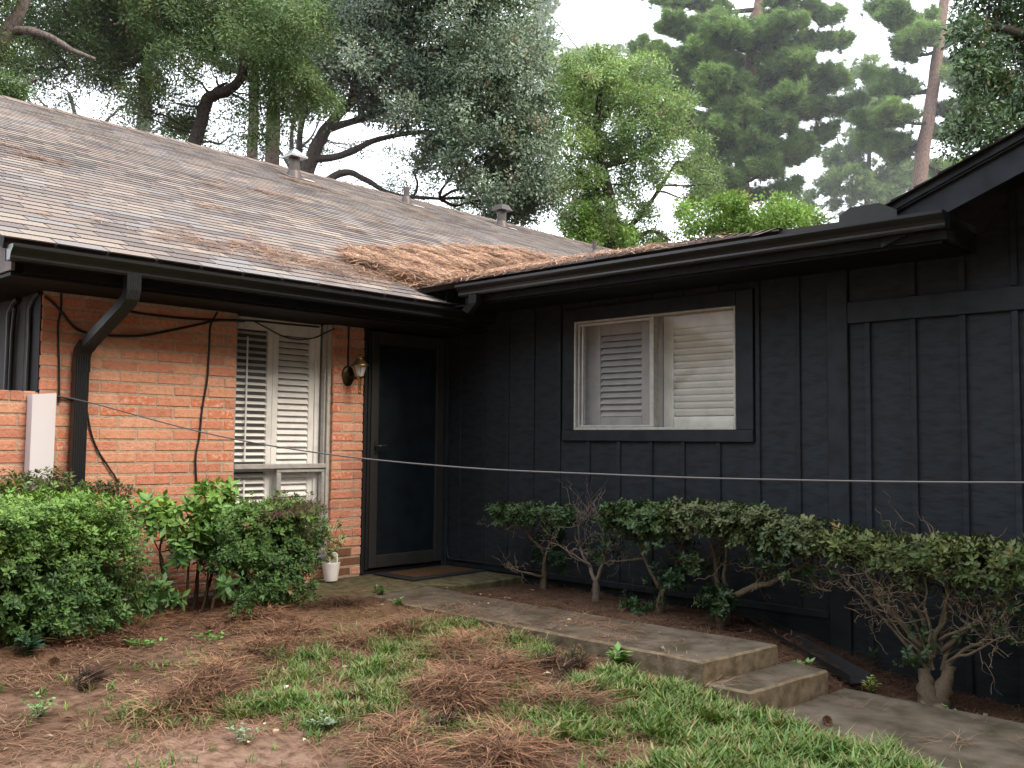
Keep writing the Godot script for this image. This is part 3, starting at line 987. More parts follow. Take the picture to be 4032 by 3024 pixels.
func build_vents() -> void:
	# [x, z on the roof, pipe radius, height above the roof, cap]
	var list := [[1.93, -5.5, 0.08, 0.28, 1], [4.18, -5.64, 0.05, 0.27, 0], [6.56, -5.77, 0.085, 0.3, 2], [7.84, -4.61, 0.04, 0.29, 0]]
	var said := ["vent pipe with a pale pointed cap, nearest of the roof vents", "short open vent pipe with a wide collar, second on the roof", "brown vent pipe with a squared dark cap", "thin brown vent pipe farthest along the roof, by the straw"]
	for i in 4:
		var q: Array = list[i]
		var foot := main_roof(q[0], q[1])
		var vent := bare("vent_pipe", house)
		vent.set_meta("label", said[i])
		var b := MB.new()
		var r: float = q[2]
		var h: float = q[3]
		var n := V(0, 1, 0.45).normalized()
		b.tube([foot - V(0, 0.1, 0), foot + V(0, h, 0)], [r], 16)
		part("pipe", b, M.vent_brown, vent)
		b = MB.new()
		b.lathe(foot, [Vector2(r * 2.0, -0.08), Vector2(r * 1.75, 0.03), Vector2(r * 1.3, 0.1), Vector2(r * 1.02, 0.12)] if q[4] == 0 else [Vector2(r * 1.5, -0.06), Vector2(r * 1.25, 0.05), Vector2(r * 1.02, 0.09)], 16)
		part("collar", b, M.vent_brown, vent)
		b = MB.new()
		var up := V(0, 0.45, -1).normalized()
		var a := foot + n * 0.012
		b.hexa([a + V(-0.17, 0, 0) - up * 0.17, a + V(0.22, 0, 0) - up * 0.17, a + V(0.22, 0, 0) + up * 0.2, a + V(-0.17, 0, 0) + up * 0.2, a + V(-0.17, 0, 0) - up * 0.17 + n * 0.004, a + V(0.22, 0, 0) - up * 0.17 + n * 0.004, a + V(0.22, 0, 0) + up * 0.2 + n * 0.004, a + V(-0.17, 0, 0) + up * 0.2 + n * 0.004])
		part("flashing", b, M.shingle2, vent)
		b = MB.new()
		a += n * 0.006
		b.hexa([a + V(r * 1.2, 0, 0) - up * 0.16, a + V(0.26, 0, 0) - up * 0.16, a + V(0.26, 0, 0) - up * 0.09, a + V(r * 1.2, 0, 0) - up * 0.09, a + V(r * 1.2, 0, 0) - up * 0.16 + n * 0.004, a + V(0.26, 0, 0) - up * 0.16 + n * 0.004, a + V(0.26, 0, 0) - up * 0.09 + n * 0.004, a + V(r * 1.2, 0, 0) - up * 0.09 + n * 0.004])
		part("flashing_edge", b, M.flashing, vent)
		if q[4] > 0:
			b = MB.new()
			var t := foot + V(0, h + 0.02, 0)
			var w := r * 1.75
			if q[4] == 1:
				var p := [t + V(-w, 0, w), t + V(w, 0, w), t + V(w, 0, -w), t + V(-w, 0, -w)]
				var apex := t + V(0, w * 0.95, 0)
				for k in 4:
					b.tri(p[k], p[(k + 1) % 4], apex)
					b.quad(p[k] - V(0, 0.025, 0), p[(k + 1) % 4] - V(0, 0.025, 0), p[(k + 1) % 4], p[k])
				b.quad(p[3] - V(0, 0.02, 0), p[2] - V(0, 0.02, 0), p[1] - V(0, 0.02, 0), p[0] - V(0, 0.02, 0))
			else:
				b.hexa([t + V(-w, -0.04, w), t + V(w, -0.04, w), t + V(w, -0.04, -w), t + V(-w, -0.04, -w), t + V(-w * 0.6, 0.07, w * 0.6), t + V(w * 0.6, 0.07, w * 0.6), t + V(w * 0.6, 0.07, -w * 0.6), t + V(-w * 0.6, 0.07, -w * 0.6)])
			part("cap", b, M.bare_metal if q[4] == 1 else M.vent_dark, vent)


# ---------------------------------------------------------------- small things by the wall
func build_lamp() -> void:
	var lamp := bare("wall_lamp")
	tag(lamp, "brass carriage lantern with clear glass on the brick pier", "wall lamp")
	var c := V(-1.075, 1.62, 0.125)
	var b := MB.new()
	var prof := [Vector2(0, 0.03), Vector2(0.02, 0.028), Vector2(0.045, 0.018), Vector2(0.06, 0.006), Vector2(0.062, 0.0)]
	b.lathe(Vector3.ZERO, prof, 20)
	var bp := part("back_plate", b, M.brass_dark, lamp)
	bp.position = V(-1.1, 1.6, 0.0)
	bp.rotation.x = PI / 2
	bp.scale = V(1.0, 1.0, 1.35)
	b = MB.new()
	b.tube([V(-1.1, 1.6, 0.02), V(-1.095, 1.585, 0.06), V(-1.082, 1.575, 0.1), V(-1.076, 1.58, 0.125)], [0.012, 0.01, 0.01, 0.012], 8)
	part("arm", b, M.brass_dark, lamp)
	b = MB.new()
	b.lathe(V(-1.076, 0, 0.125), [Vector2(0.0, 1.445), Vector2(0.012, 1.452), Vector2(0.015, 1.462), Vector2(0.008, 1.472), Vector2(0.009, 1.49), Vector2(0.013, 1.55), Vector2(0.017, 1.562), Vector2(0.012, 1.57), Vector2(0.026, 1.578), Vector2(0.03, 1.59), Vector2(0.028, 1.594), Vector2(0, 1.594)], 14)
	part("stem", b, M.brass, lamp)
	var bot := 1.594
	var top := 1.68
	var w0 := 0.03
	var w1 := 0.058
	for k in 6:
		var a0 := TAU * k / 6.0
		var a1 := TAU * (k + 1) / 6.0
		var d0 := V(cos(a0), 0, -sin(a0))
		var d1 := V(cos(a1), 0, -sin(a1))
		var base := V(-1.076, 0, 0.125)
		b = MB.new()
		b.quad(base + d0 * w0 + V(0, bot, 0), base + d1 * w0 + V(0, bot, 0), base + d1 * w1 + V(0, top, 0), base + d0 * w1 + V(0, top, 0))
		part("pane", b, M.lantern_glass, lamp)
		b = MB.new()
		b.tube([base + d0 * (w0 + 0.001) + V(0, bot, 0), base + d0 * (w1 + 0.001) + V(0, top, 0)], [0.0028], 5)
		part("glazing_bar", b, M.brass, lamp)
	b = MB.new()
	b.lathe(V(-1.076, 0, 0.125), [Vector2(0.012, 1.595), Vector2(0.013, 1.655), Vector2(0.008, 1.668), Vector2(0, 1.67)], 12)
	part("candle_bulb", b, M.white_bulb, lamp)
	b = MB.new()
	b.lathe(V(-1.076, 0, 0.125), [Vector2(0.068, 1.676), Vector2(0.069, 1.682), Vector2(0.05, 1.7), Vector2(0.034, 1.722), Vector2(0.024, 1.728), Vector2(0.02, 1.738), Vector2(0.03, 1.744), Vector2(0.031, 1.75), Vector2(0.018, 1.756), Vector2(0.012, 1.764), Vector2(0.006, 1.772), Vector2(0.009, 1.78), Vector2(0.004, 1.79), Vector2(0, 1.797)], 18)
	part("roof_cap", b, M.brass, lamp)
	b = MB.new()
	b.tube([V(-1.105, 1.64, 0.008), V(-1.107, 1.75, 0.006), V(-1.106, 1.9, 0.006), V(-1.106, 1.998, 0.006)], [0.0075], 6)
	part("supply_cable", b, M.cable, lamp)


func build_pot() -> void:
	var pot := bare("flower_pot")
	tag(pot, "small white tapered pot with a plant tag at the foot of the pier", "flower pot")
	pot.position = V(-1.315, 0.0, 0.125)
	var b := MB.new()
	b.lathe(Vector3.ZERO, [Vector2(0, 0.001), Vector2(0.049, 0.001), Vector2(0.052, 0.006), Vector2(0.07, 0.142), Vector2(0.069, 0.146), Vector2(0.064, 0.145), Vector2(0.061, 0.12)], 28)
	part("pot_body", b, M.pot, pot)
	b = MB.new()
	b.lathe(Vector3.ZERO, [Vector2(0.062, 0.122), Vector2(0.03, 0.127), Vector2(0, 0.125)], 16)
	part("soil", b, M.potting_soil, pot)
	b = MB.new()
	var t := Transform3D(Basis(V(0, 1, 0), -0.75) * Basis(V(1, 0, 0), -0.12), V(-0.012, 0.12, 0.048))
	var p := []
	for q in [[-0.032, 0], [0.032, 0], [0.032, 0.088], [0.02, 0.1], [0, 0.107], [-0.02, 0.1], [-0.032, 0.088]]:
		p.append(t * V(q[0], q[1], 0))
	plate(b, p, t.basis * V(0, 0, -0.001))
	part("plant_tag", b, M.plant_tag, pot)
	b = MB.new()
	p = []
	for q in [[-0.024, 0.02], [0.024, 0.02], [0.024, 0.08], [-0.024, 0.08]]:
		p.append(t * V(q[0], q[1], 0.0006))
	b.quad(p[0], p[1], p[2], p[3])
	part("tag_print", b, M.tag_print, pot)
	b = MB.new()
	p = []
	for q in [[-0.022, 0.087], [0.02, 0.087], [0.018, 0.094], [-0.018, 0.094]]:
		p.append(t * V(q[0], q[1], 0.0006))
	b.quad(p[0], p[1], p[2], p[3])
	p = []
	for q in [[-0.02, 0.009], [0.016, 0.009], [0.016, 0.014], [-0.02, 0.014]]:
		p.append(t * V(q[0], q[1], 0.0006))
	b.quad(p[0], p[1], p[2], p[3])
	part("tag_ink", b, M.tag_ink, pot)
	# the variegated plant that grows from the pot
	var plant := bare("variegated_plant")
	tag(plant, "spindly variegated plant with cream edged leaves growing from the white pot", "plant")
	plant.position = pot.position + V(0, 0.125, 0)
	b = MB.new()
	var lf := MB.new()
	for s in [[V(0, 0, 0), V(0.02, 0.12, -0.01), V(0.045, 0.24, -0.01), V(0.09, 0.37, -0.02)], [V(0, 0, 0.01), V(-0.02, 0.1, 0.0), V(-0.03, 0.2, -0.02), V(-0.02, 0.3, -0.03)], [V(0.01, 0, 0), V(0.04, 0.1, 0.02), V(0.07, 0.18, 0.02), V(0.1, 0.26, 0.0)], [V(0, 0, 0), V(-0.04, 0.08, 0.01), V(-0.07, 0.15, 0.0)]]:
		b.tube(s, [0.004, 0.003, 0.0025, 0.0015], 5, Color(0.13, 0.13, 0.05))
		for i in range(1, s.size()):
			for k in 9:
				var at: Vector3 = s[i - 1].lerp(s[i], rf(0.2, 1.0))
				var d := V(rf(-1, 1), rf(-0.8, 0.35), rf(-0.6, 1)).normalized()
				var col := vary(Color(0.12, 0.18, 0.06), 0.3)
				var l := rf(0.05, 0.08)
				lf.leaf(at, d, V(0, 1, 0.2), l, 0.03, vary(Color(0.5, 0.5, 0.26), 0.2), 0.1)
				lf.leaf(at + V(0, 0.0015, 0) + d * l * 0.08, d, V(0, 1, 0.2), l * 0.84, 0.018, col, 0.12)
	part("stem", b, M.twig, plant)
	part("leaves", lf, M.leaf, plant).set_meta("kind", "stuff")


func build_mat() -> void:
	var m := bare("doormat")
	tag(m, "brown coir doormat with a black rubber border before the dark door", "doormat")
	var b := MB.new()
	b.cbox(V(-0.86, 0.0, 0.07), V(-0.06, 0.012, 0.56), 0.005)
	part("rubber_base", b, M.mat_rubber, m)
	b = MB.new()
	for k in 9:
		var z := 0.145 + k * 0.038
		b.cbox(V(-0.78, 0.01, z), V(-0.13, 0.019 + rf(-0.001, 0.001), z + 0.036), 0.004, vary(Color(1, 1, 1), 0.15))
	part("coir_pad", b, M.mat_coir, m)


func rope(called: String, label: String, pts: Array, r: float, m: String, category := "cable") -> void:
	var b := MB.new()
	b.tube(smooth(pts, 5), [r], 7)
	tag(part(called, b, M[m]), label, category)


func smooth(p: Array, k: int) -> Array:
	var out := []
	for i in p.size() - 1:
		var a: Vector3 = p[maxi(i - 1, 0)]
		var d: Vector3 = p[mini(i + 2, p.size() - 1)]
		for j in k:
			out.append(p[i].cubic_interpolate(p[i + 1], a, d, float(j) / k))
	out.append(p[-1])
	return out


func build_cables() -> void:
	rope("cable", "long taut grey cable strung from the white board across the front of the house",
		[V(-3.378, 1.338, 0.1), V(-3.322, 1.3, 0.393), V(-3.121, 1.117, 1.445), V(-2.955, 1.017, 2.314), V(-2.796, 0.968, 3.142), V(-2.667, 0.957, 3.82), V(-2.559, 0.955, 4.382), V(-2.386, 0.971, 5.287), V(-2.1, 1.03, 6.8), V(-1.8, 1.12, 8.4)], 0.0036, "wire")
	rope("cable", "short black cable from the white board to behind the downspout", [V(-3.39, 1.335, 0.02), V(-3.33, 1.336, 0.018), V(-3.28, 1.325, 0.012), V(-3.24, 1.31, 0.008)], 0.006, "cable")
	rope("cable", "black cable hanging down the brick wall midway between downspout and window",
		[V(-2.27, 1.99, 0.02), V(-2.29, 1.95, 0.014), V(-2.318, 1.88, 0.01), V(-2.322, 1.7, 0.01), V(-2.33, 1.5, 0.012), V(-2.36, 1.3, 0.01), V(-2.375, 1.1, 0.01), V(-2.4, 0.95, 0.012), V(-2.385, 0.75, 0.01), V(-2.38, 0.6, 0.012)], 0.007, "cable")
	rope("cable", "thin black cable curving down the bricks just right of the downspout",
		[V(-3.165, 1.28, 0.012), V(-3.13, 1.12, 0.01), V(-3.08, 1.0, 0.01), V(-3.0, 0.88, 0.012), V(-2.95, 0.8, 0.012), V(-2.94, 0.7, 0.012), V(-2.97, 0.58, 0.02)], 0.006, "cable")
	rope("cable", "thin black cable running down the bricks just left of the downspout", [V(-3.35, 1.995, 0.012), V(-3.345, 1.9, 0.01), V(-3.36, 1.8, 0.01), V(-3.355, 1.68, 0.01), V(-3.345, 1.55, 0.008), V(-3.335, 1.3, 0.01)], 0.007, "cable")
	rope("cable", "black cable sagging from the left corner to behind the downspout elbow", [V(-3.45, 1.965, 0.012), V(-3.4, 1.93, 0.014), V(-3.33, 1.86, 0.016), V(-3.27, 1.79, 0.016), V(-3.2, 1.76, 0.016), V(-3.1, 1.755, 0.016), V(-2.98, 1.755, 0.014), V(-2.8, 1.775, 0.012), V(-2.6, 1.83, 0.012), V(-2.4, 1.89, 0.012), V(-2.27, 1.93, 0.012), V(-2.05, 1.945, 0.014)], 0.0085, "cable")
	rope("cable", "black cable stapled just under the soffit above the bricks", [V(-3.03, 1.935, 0.014), V(-2.8, 1.92, 0.012), V(-2.5, 1.92, 0.012), V(-2.25, 1.935, 0.014), V(-2.0, 1.955, 0.014), V(-1.7, 1.96, 0.02), V(-1.4, 1.965, 0.02)], 0.0085, "cable")
	rope("cable", "black cable looping in front of the top of the tall shuttered window", [V(-1.98, 1.955, 0.02), V(-1.88, 1.915, 0.03), V(-1.74, 1.865, 0.03), V(-1.6, 1.85, 0.03), V(-1.45, 1.875, 0.028), V(-1.33, 1.93, 0.022), V(-1.25, 1.965, 0.014)], 0.006, "cable")
	rope("cable", "black cable lying along the foot of the dark wall beside the doormat", [V(-0.03, 0.16, 0.05), V(-0.035, 0.09, 0.055), V(-0.03, 0.06, 0.1), V(-0.03, 0.062, 0.3), V(-0.034, 0.064, 0.6), V(-0.03, 0.06, 0.9), V(-0.034, 0.062, 1.2)], 0.008, "cable")
	var b := MB.new()
	b.hexa([V(-3.53, 0.2, 0.1), V(-3.392, 0.2, 0.1), V(-3.392, 0.2, 0.015), V(-3.53, 0.2, 0.015), V(-3.526, 1.345, 0.1), V(-3.386, 1.357, 0.1), V(-3.386, 1.357, 0.015), V(-3.526, 1.345, 0.015)])
	tag(part("white_board", b, M.white_board), "white painted upright board at the end of the low brick wall", "board")
	# drain trough lying on the slope behind the steps
	var t := bare("drain_trough")
	tag(t, "long black plastic trough lying on the slope behind the steps", "trough")
	b = MB.new()
	var a := V(-0.06, -0.085, 3.03)
	var e := V(-0.55, -0.215, 3.95)
	var s := (e - a).cross(Vector3.UP).normalized() * 0.055
	b.quad(a - s, a + s, e + s, e - s)
	part("floor", b, M.plastic_black, t)
	for k in [-1.0, 1.0]:
		b = MB.new()
		b.hexa([a + s * k * 1.08, e + s * k * 1.08, e + s * k, a + s * k, a + s * k * 1.3 + V(0, 0.05, 0), e + s * k * 1.3 + V(0, 0.05, 0), e + s * k * 1.2 + V(0, 0.05, 0), a + s * k * 1.2 + V(0, 0.05, 0)])
		part("side_wall", b, M.plastic_black, t)


# ---------------------------------------------------------------- ground
func ramp(x: float, xs: Array, ys: Array) -> float:
	if x <= xs[0]:
		return ys[0]
	for i in range(1, xs.size()):
		if x <= xs[i]:
			return lerpf(ys[i - 1], ys[i], (x - xs[i - 1]) / (xs[i] - xs[i - 1]))
	return ys[-1]


func flat(x: float, z: float) -> float:
	var lawn := ramp(z, [1.0, 2.0, 3.0, 3.5, 4.0, 5.0, 6.2, 10.0, 40.0], [-0.03, -0.07, -0.125, -0.16, -0.215, -0.28, -0.36, -0.5, -0.9])
	var bed := ramp(z, [0.9, 1.3, 2.2, 2.9, 3.5, 4.0, 4.6, 6.0, 40.0], [-0.06, -0.045, -0.06, -0.075, -0.16, -0.285, -0.33, -0.36, -0.9])
	return lerpf(lawn, bed, smoothstep(-1.5, -0.75, x)) - 0.5 * smoothstep(6.0, 30.0, absf(x))


func height(x: float, z: float) -> float:
	var h := flat(x, z) + bumps.get_noise_2d(x * 1.0, z * 1.0) * 0.022 + bumps.get_noise_2d(x * 5.0 + 40.0, z * 5.0) * 0.008
	if x > -1.45 and x < -0.66 and z > 0.7 and z < 9.0:
		h = minf(h, flat(x, z) - 0.03) - (0.05 if z > 3.4 else 0.0)
	if z < 0.95 and z > -0.4 and x > -1.9:
		h = minf(h, -0.06)
	return h


# how much grass grows at a point, 0 to 1
func grassy(x: float, z: float) -> float:
	var g := 0.0
	# the good strip along the walk and towards the camera's right
	var e := -1.5 - x
	g = maxf(g, 0.8 * smoothstep(0.05, 0.25, e) * smoothstep(1.15, 0.6, e) * smoothstep(2.75, 3.3, z))
	g = maxf(g, 0.8 * smoothstep(3.4, 4.4, z) * smoothstep(-2.9, -2.2, x) * smoothstep(0.02, 0.15, e))
	for q in [[-2.5, 2.3, 1.15, 0.85, 0.17], [-2.1, 2.2, 0.5, 0.35, 0.26], [-2.75, 1.9, 0.35, 0.25, 0.2], [-2.65, 2.45, 0.45, 0.28, 0.3], [-3.25, 2.44, 0.42, 0.14, 0.38], [-2.95, 2.75, 0.45, 0.18, 0.2], [-3.8, 2.3, 0.3, 0.2, 0.14], [-1.8, 2.6, 0.34, 0.34, 0.65], [-2.1, 3.05, 0.35, 0.3, 0.45], [-2.3, 3.4, 0.45, 0.34, 0.45], [-2.9, 3.1, 0.4, 0.3, 0.12], [-1.75, 1.9, 0.26, 0.24, 0.3]]:
		var d := V((x - q[0]) / q[2], (z - q[1]) / q[3], 0).length()
		g = maxf(g, q[4] * smoothstep(1.15, 0.5, d))
	return clampf(g * (0.85 + 3.2 * bumps.get_noise_2d(x * 7.0, z * 7.0) + 2.2 * bumps.get_noise_2d(x * 19.0, z * 19.0)), 0.0, 1.0)


func build_ground() -> void:
	var xs := PackedFloat32Array()
	var zs := PackedFloat32Array()
	for q in [[-90, -30, 12.0], [-30, -8, 2.0], [-8, -5.2, 0.2], [-5.2, 0.0, 0.05], [0.0, 2.0, 0.4], [2.0, 30, 3.0], [30, 90.1, 12.0]]:
		var a: float = q[0]
		while a < q[1] - 0.001:
			xs.append(a)
			a += q[2]
	for q in [[-90, -10, 10.0], [-10, -1.0, 1.5], [-1.0, -0.2, 0.2], [-0.2, 6.2, 0.05], [6.2, 9, 0.2], [9, 30, 2.0], [30, 90.1, 12.0]]:
		var a: float = q[0]
		while a < q[1] - 0.001:
			zs.append(a)
			a += q[2]
	var b := MB.new()
	var nx := xs.size()
	for z in zs:
		for x in xs:
			b.v.append(V(x, height(x, z), z))
			b.t.append(Vector2(x, z))
			b.n.append(Vector3.UP)
			var k := bumps.get_noise_2d(x * 2.2 + 9.0, z * 2.2)
			var litter := Color(0.135, 0.083, 0.057)
			var clay := Color(0.33, 0.225, 0.17)
			var loam := Color(0.065, 0.04, 0.027)
			var moss := Color(0.14, 0.115, 0.035)
			var col := litter.lerp(loam, clampf(k * 1.2 + 0.25, 0, 1))
			col = col.lerp(clay, clampf(smoothstep(2.2, 2.75, z) * smoothstep(-3.1, -4.0, x) * 0.9 + bumps.get_noise_2d(x * 4.0, z * 4.0 + 70.0) * 0.5, 0, 1) * float(x < -2.0))
			col = col.lerp(moss, clampf(smoothstep(1.6, 1.1, z) * smoothstep(-2.4, -1.6, x) * (0.6 + k * 1.6), 0, 0.8))
			col = col.lerp(Color(0.075, 0.07, 0.03), 0.75 * grassy(x, z) if x < -1.4 and z > 1.0 else 0.0)
			if x > -0.9 or z < 0.9:
				col = col.lerp(Color(0.075, 0.04, 0.028), 0.75)
			b.c.append(col)
	for j in zs.size() - 1:
		for i in nx - 1:
			var a := j * nx + i
			b.ix.append(a); b.ix.append(a + 1); b.ix.append(a + nx)
			b.ix.append(a + 1); b.ix.append(a + nx + 1); b.ix.append(a + nx)
	for j in range(1, zs.size() - 1):
		for i in range(1, nx - 1):
			var a := j * nx + i
			var dx := (b.v[a + 1].y - b.v[a - 1].y) / (b.v[a + 1].x - b.v[a - 1].x)
			var dz := (b.v[a + nx].y - b.v[a - nx].y) / (b.v[a + nx].z - b.v[a - nx].z)
			b.n[a] = V(-dx, 1, -dz).normalized()
	structure(part("ground", b, M.soil), "bare reddish ground under pine straw, sloping down to the lower right")


# a concrete slab with slightly wavering, rounded edges: outline anticlockwise from above, top y and bottom y
func slab(called: String, outline: Array, top: Array, bottom: float, label: String, m := "concrete") -> void:
	var b := MB.new()
	var e := MB.new()
	var ring := []
	var ys := []
	for i in outline.size():
		var p: Vector2 = outline[i]
		var q: Vector2 = outline[(i + 1) % outline.size()]
		var n := maxi(2, int(p.distance_to(q) / 0.06))
		for k in n:
			var f := float(k) / n
			var w := p.lerp(q, f)
			var wob := bumps.get_noise_2d(w.x * 9.0, w.y * 9.0) * 0.018 + bumps.get_noise_2d(w.x * 30.0, w.y * 30.0) * 0.008
			var nrm := Vector2((q - p).y, -(q - p).x).normalized()
			ring.append(w + nrm * (wob if k > 0 else 0.0))
			ys.append(lerpf(top[i], top[(i + 1) % top.size()], f))
	var c := Vector2.ZERO
	for p in ring:
		c += p / ring.size()
	var poly := PackedVector2Array(ring)
	var inner := PackedVector2Array()
	for i in ring.size():
		var a: Vector2 = ring[(i + ring.size() - 1) % ring.size()]
		var d: Vector2 = ring[(i + 1) % ring.size()]
		var t := (d - a).normalized()
		inner.append(ring[i] + Vector2(t.y, -t.x) * -0.012 * (1.0 if Geometry2D.is_polygon_clockwise(poly) else -1.0) * -1.0)
	if Geometry2D.is_point_in_polygon(inner[3], poly) == false:
		for i in ring.size():
			inner[i] = ring[i] * 2.0 - inner[i]
	var tri := Geometry2D.triangulate_polygon(inner)
	for k in range(0, tri.size(), 3):
		var p := []
		for j in 3:
			p.append(V(inner[tri[k + j]].x, ys[tri[k + j]], inner[tri[k + j]].y))
		if (p[1] - p[0]).cross(p[2] - p[0]).y > 0.0:
			b.tri(p[0], p[1], p[2])
		else:
			b.tri(p[0], p[2], p[1])
	for i in ring.size():
		var j := (i + 1) % ring.size()
		var p := [V(ring[i].x, bottom, ring[i].y), V(ring[j].x, bottom, ring[j].y), V(ring[j].x, ys[j] - 0.011, ring[j].y), V(ring[i].x, ys[i] - 0.011, ring[i].y)]
		var t := [p[3], p[2], V(inner[j].x, ys[j], inner[j].y), V(inner[i].x, ys[i], inner[i].y)]
		var out := V(ring[i].x - c.x, 0, ring[i].y - c.y)
		if (p[1] - p[0]).cross(p[2] - p[0]).dot(out) > 0.0:
			e.quad(p[0], p[1], p[2], p[3])
			e.quad(t[0], t[1], t[2], t[3])
		else:
			e.quad(p[3], p[2], p[1], p[0])
			e.quad(t[3], t[2], t[1], t[0])
	var root := bare(called)
	structure(root, label)
	part("top_face", b, M[m], root)
	part("edge_face", e, M.concrete_edge if m == "concrete" else M[m], root)


func build_paths() -> void:
	slab("porch", [Vector2(-1.95, 0.02), Vector2(-1.95, 0.62), Vector2(-1.42, 0.78), Vector2(-0.84, 0.72), Vector2(-0.7, 0.94), Vector2(-0.02, 0.94), Vector2(-0.02, 0.0), Vector2(-0.94, 0.0)], [-0.012, -0.012, -0.012, -0.004, -0.002, 0, 0, -0.004], -0.3, "mossy concrete porch slab before the door", "concrete_moss")
	slab("walkway", [Vector2(-1.42, 0.784), Vector2(-1.47, 1.2), Vector2(-1.46, 2.2), Vector2(-1.47, 3.535), Vector2(-0.81, 3.6), Vector2(-0.84, 2.2), Vector2(-0.88, 1.2), Vector2(-0.84, 0.726)], [-0.016, -0.02, -0.022, -0.022, -0.022, -0.022, -0.02, -0.016], -0.4, "raised concrete walk littered with pine needles along the dark wall")
	slab("step", [Vector2(-1.455, 3.545), Vector2(-1.45, 3.79), Vector2(-0.735, 3.855), Vector2(-0.69, 3.61)], [-0.127, -0.13, -0.13, -0.127], -0.5, "concrete step below the end of the raised walk")
	slab("lower_walkway", [Vector2(-1.44, 3.83), Vector2(-1.54, 4.6), Vector2(-1.58, 6.0), Vector2(-1.55, 9.0), Vector2(-0.62, 9.0), Vector2(-0.62, 6.0), Vector2(-0.61, 4.75), Vector2(-0.62, 3.89)], [-0.238, -0.242, -0.25, -0.27, -0.27, -0.25, -0.242, -0.238], -0.6, "lower concrete walk at the foot of the steps")


func clump(n: int, f: Callable) -> ArrayMesh:
	var b := MB.new()
	for i in n:
		f.call(b, i)
	return b.mesh()


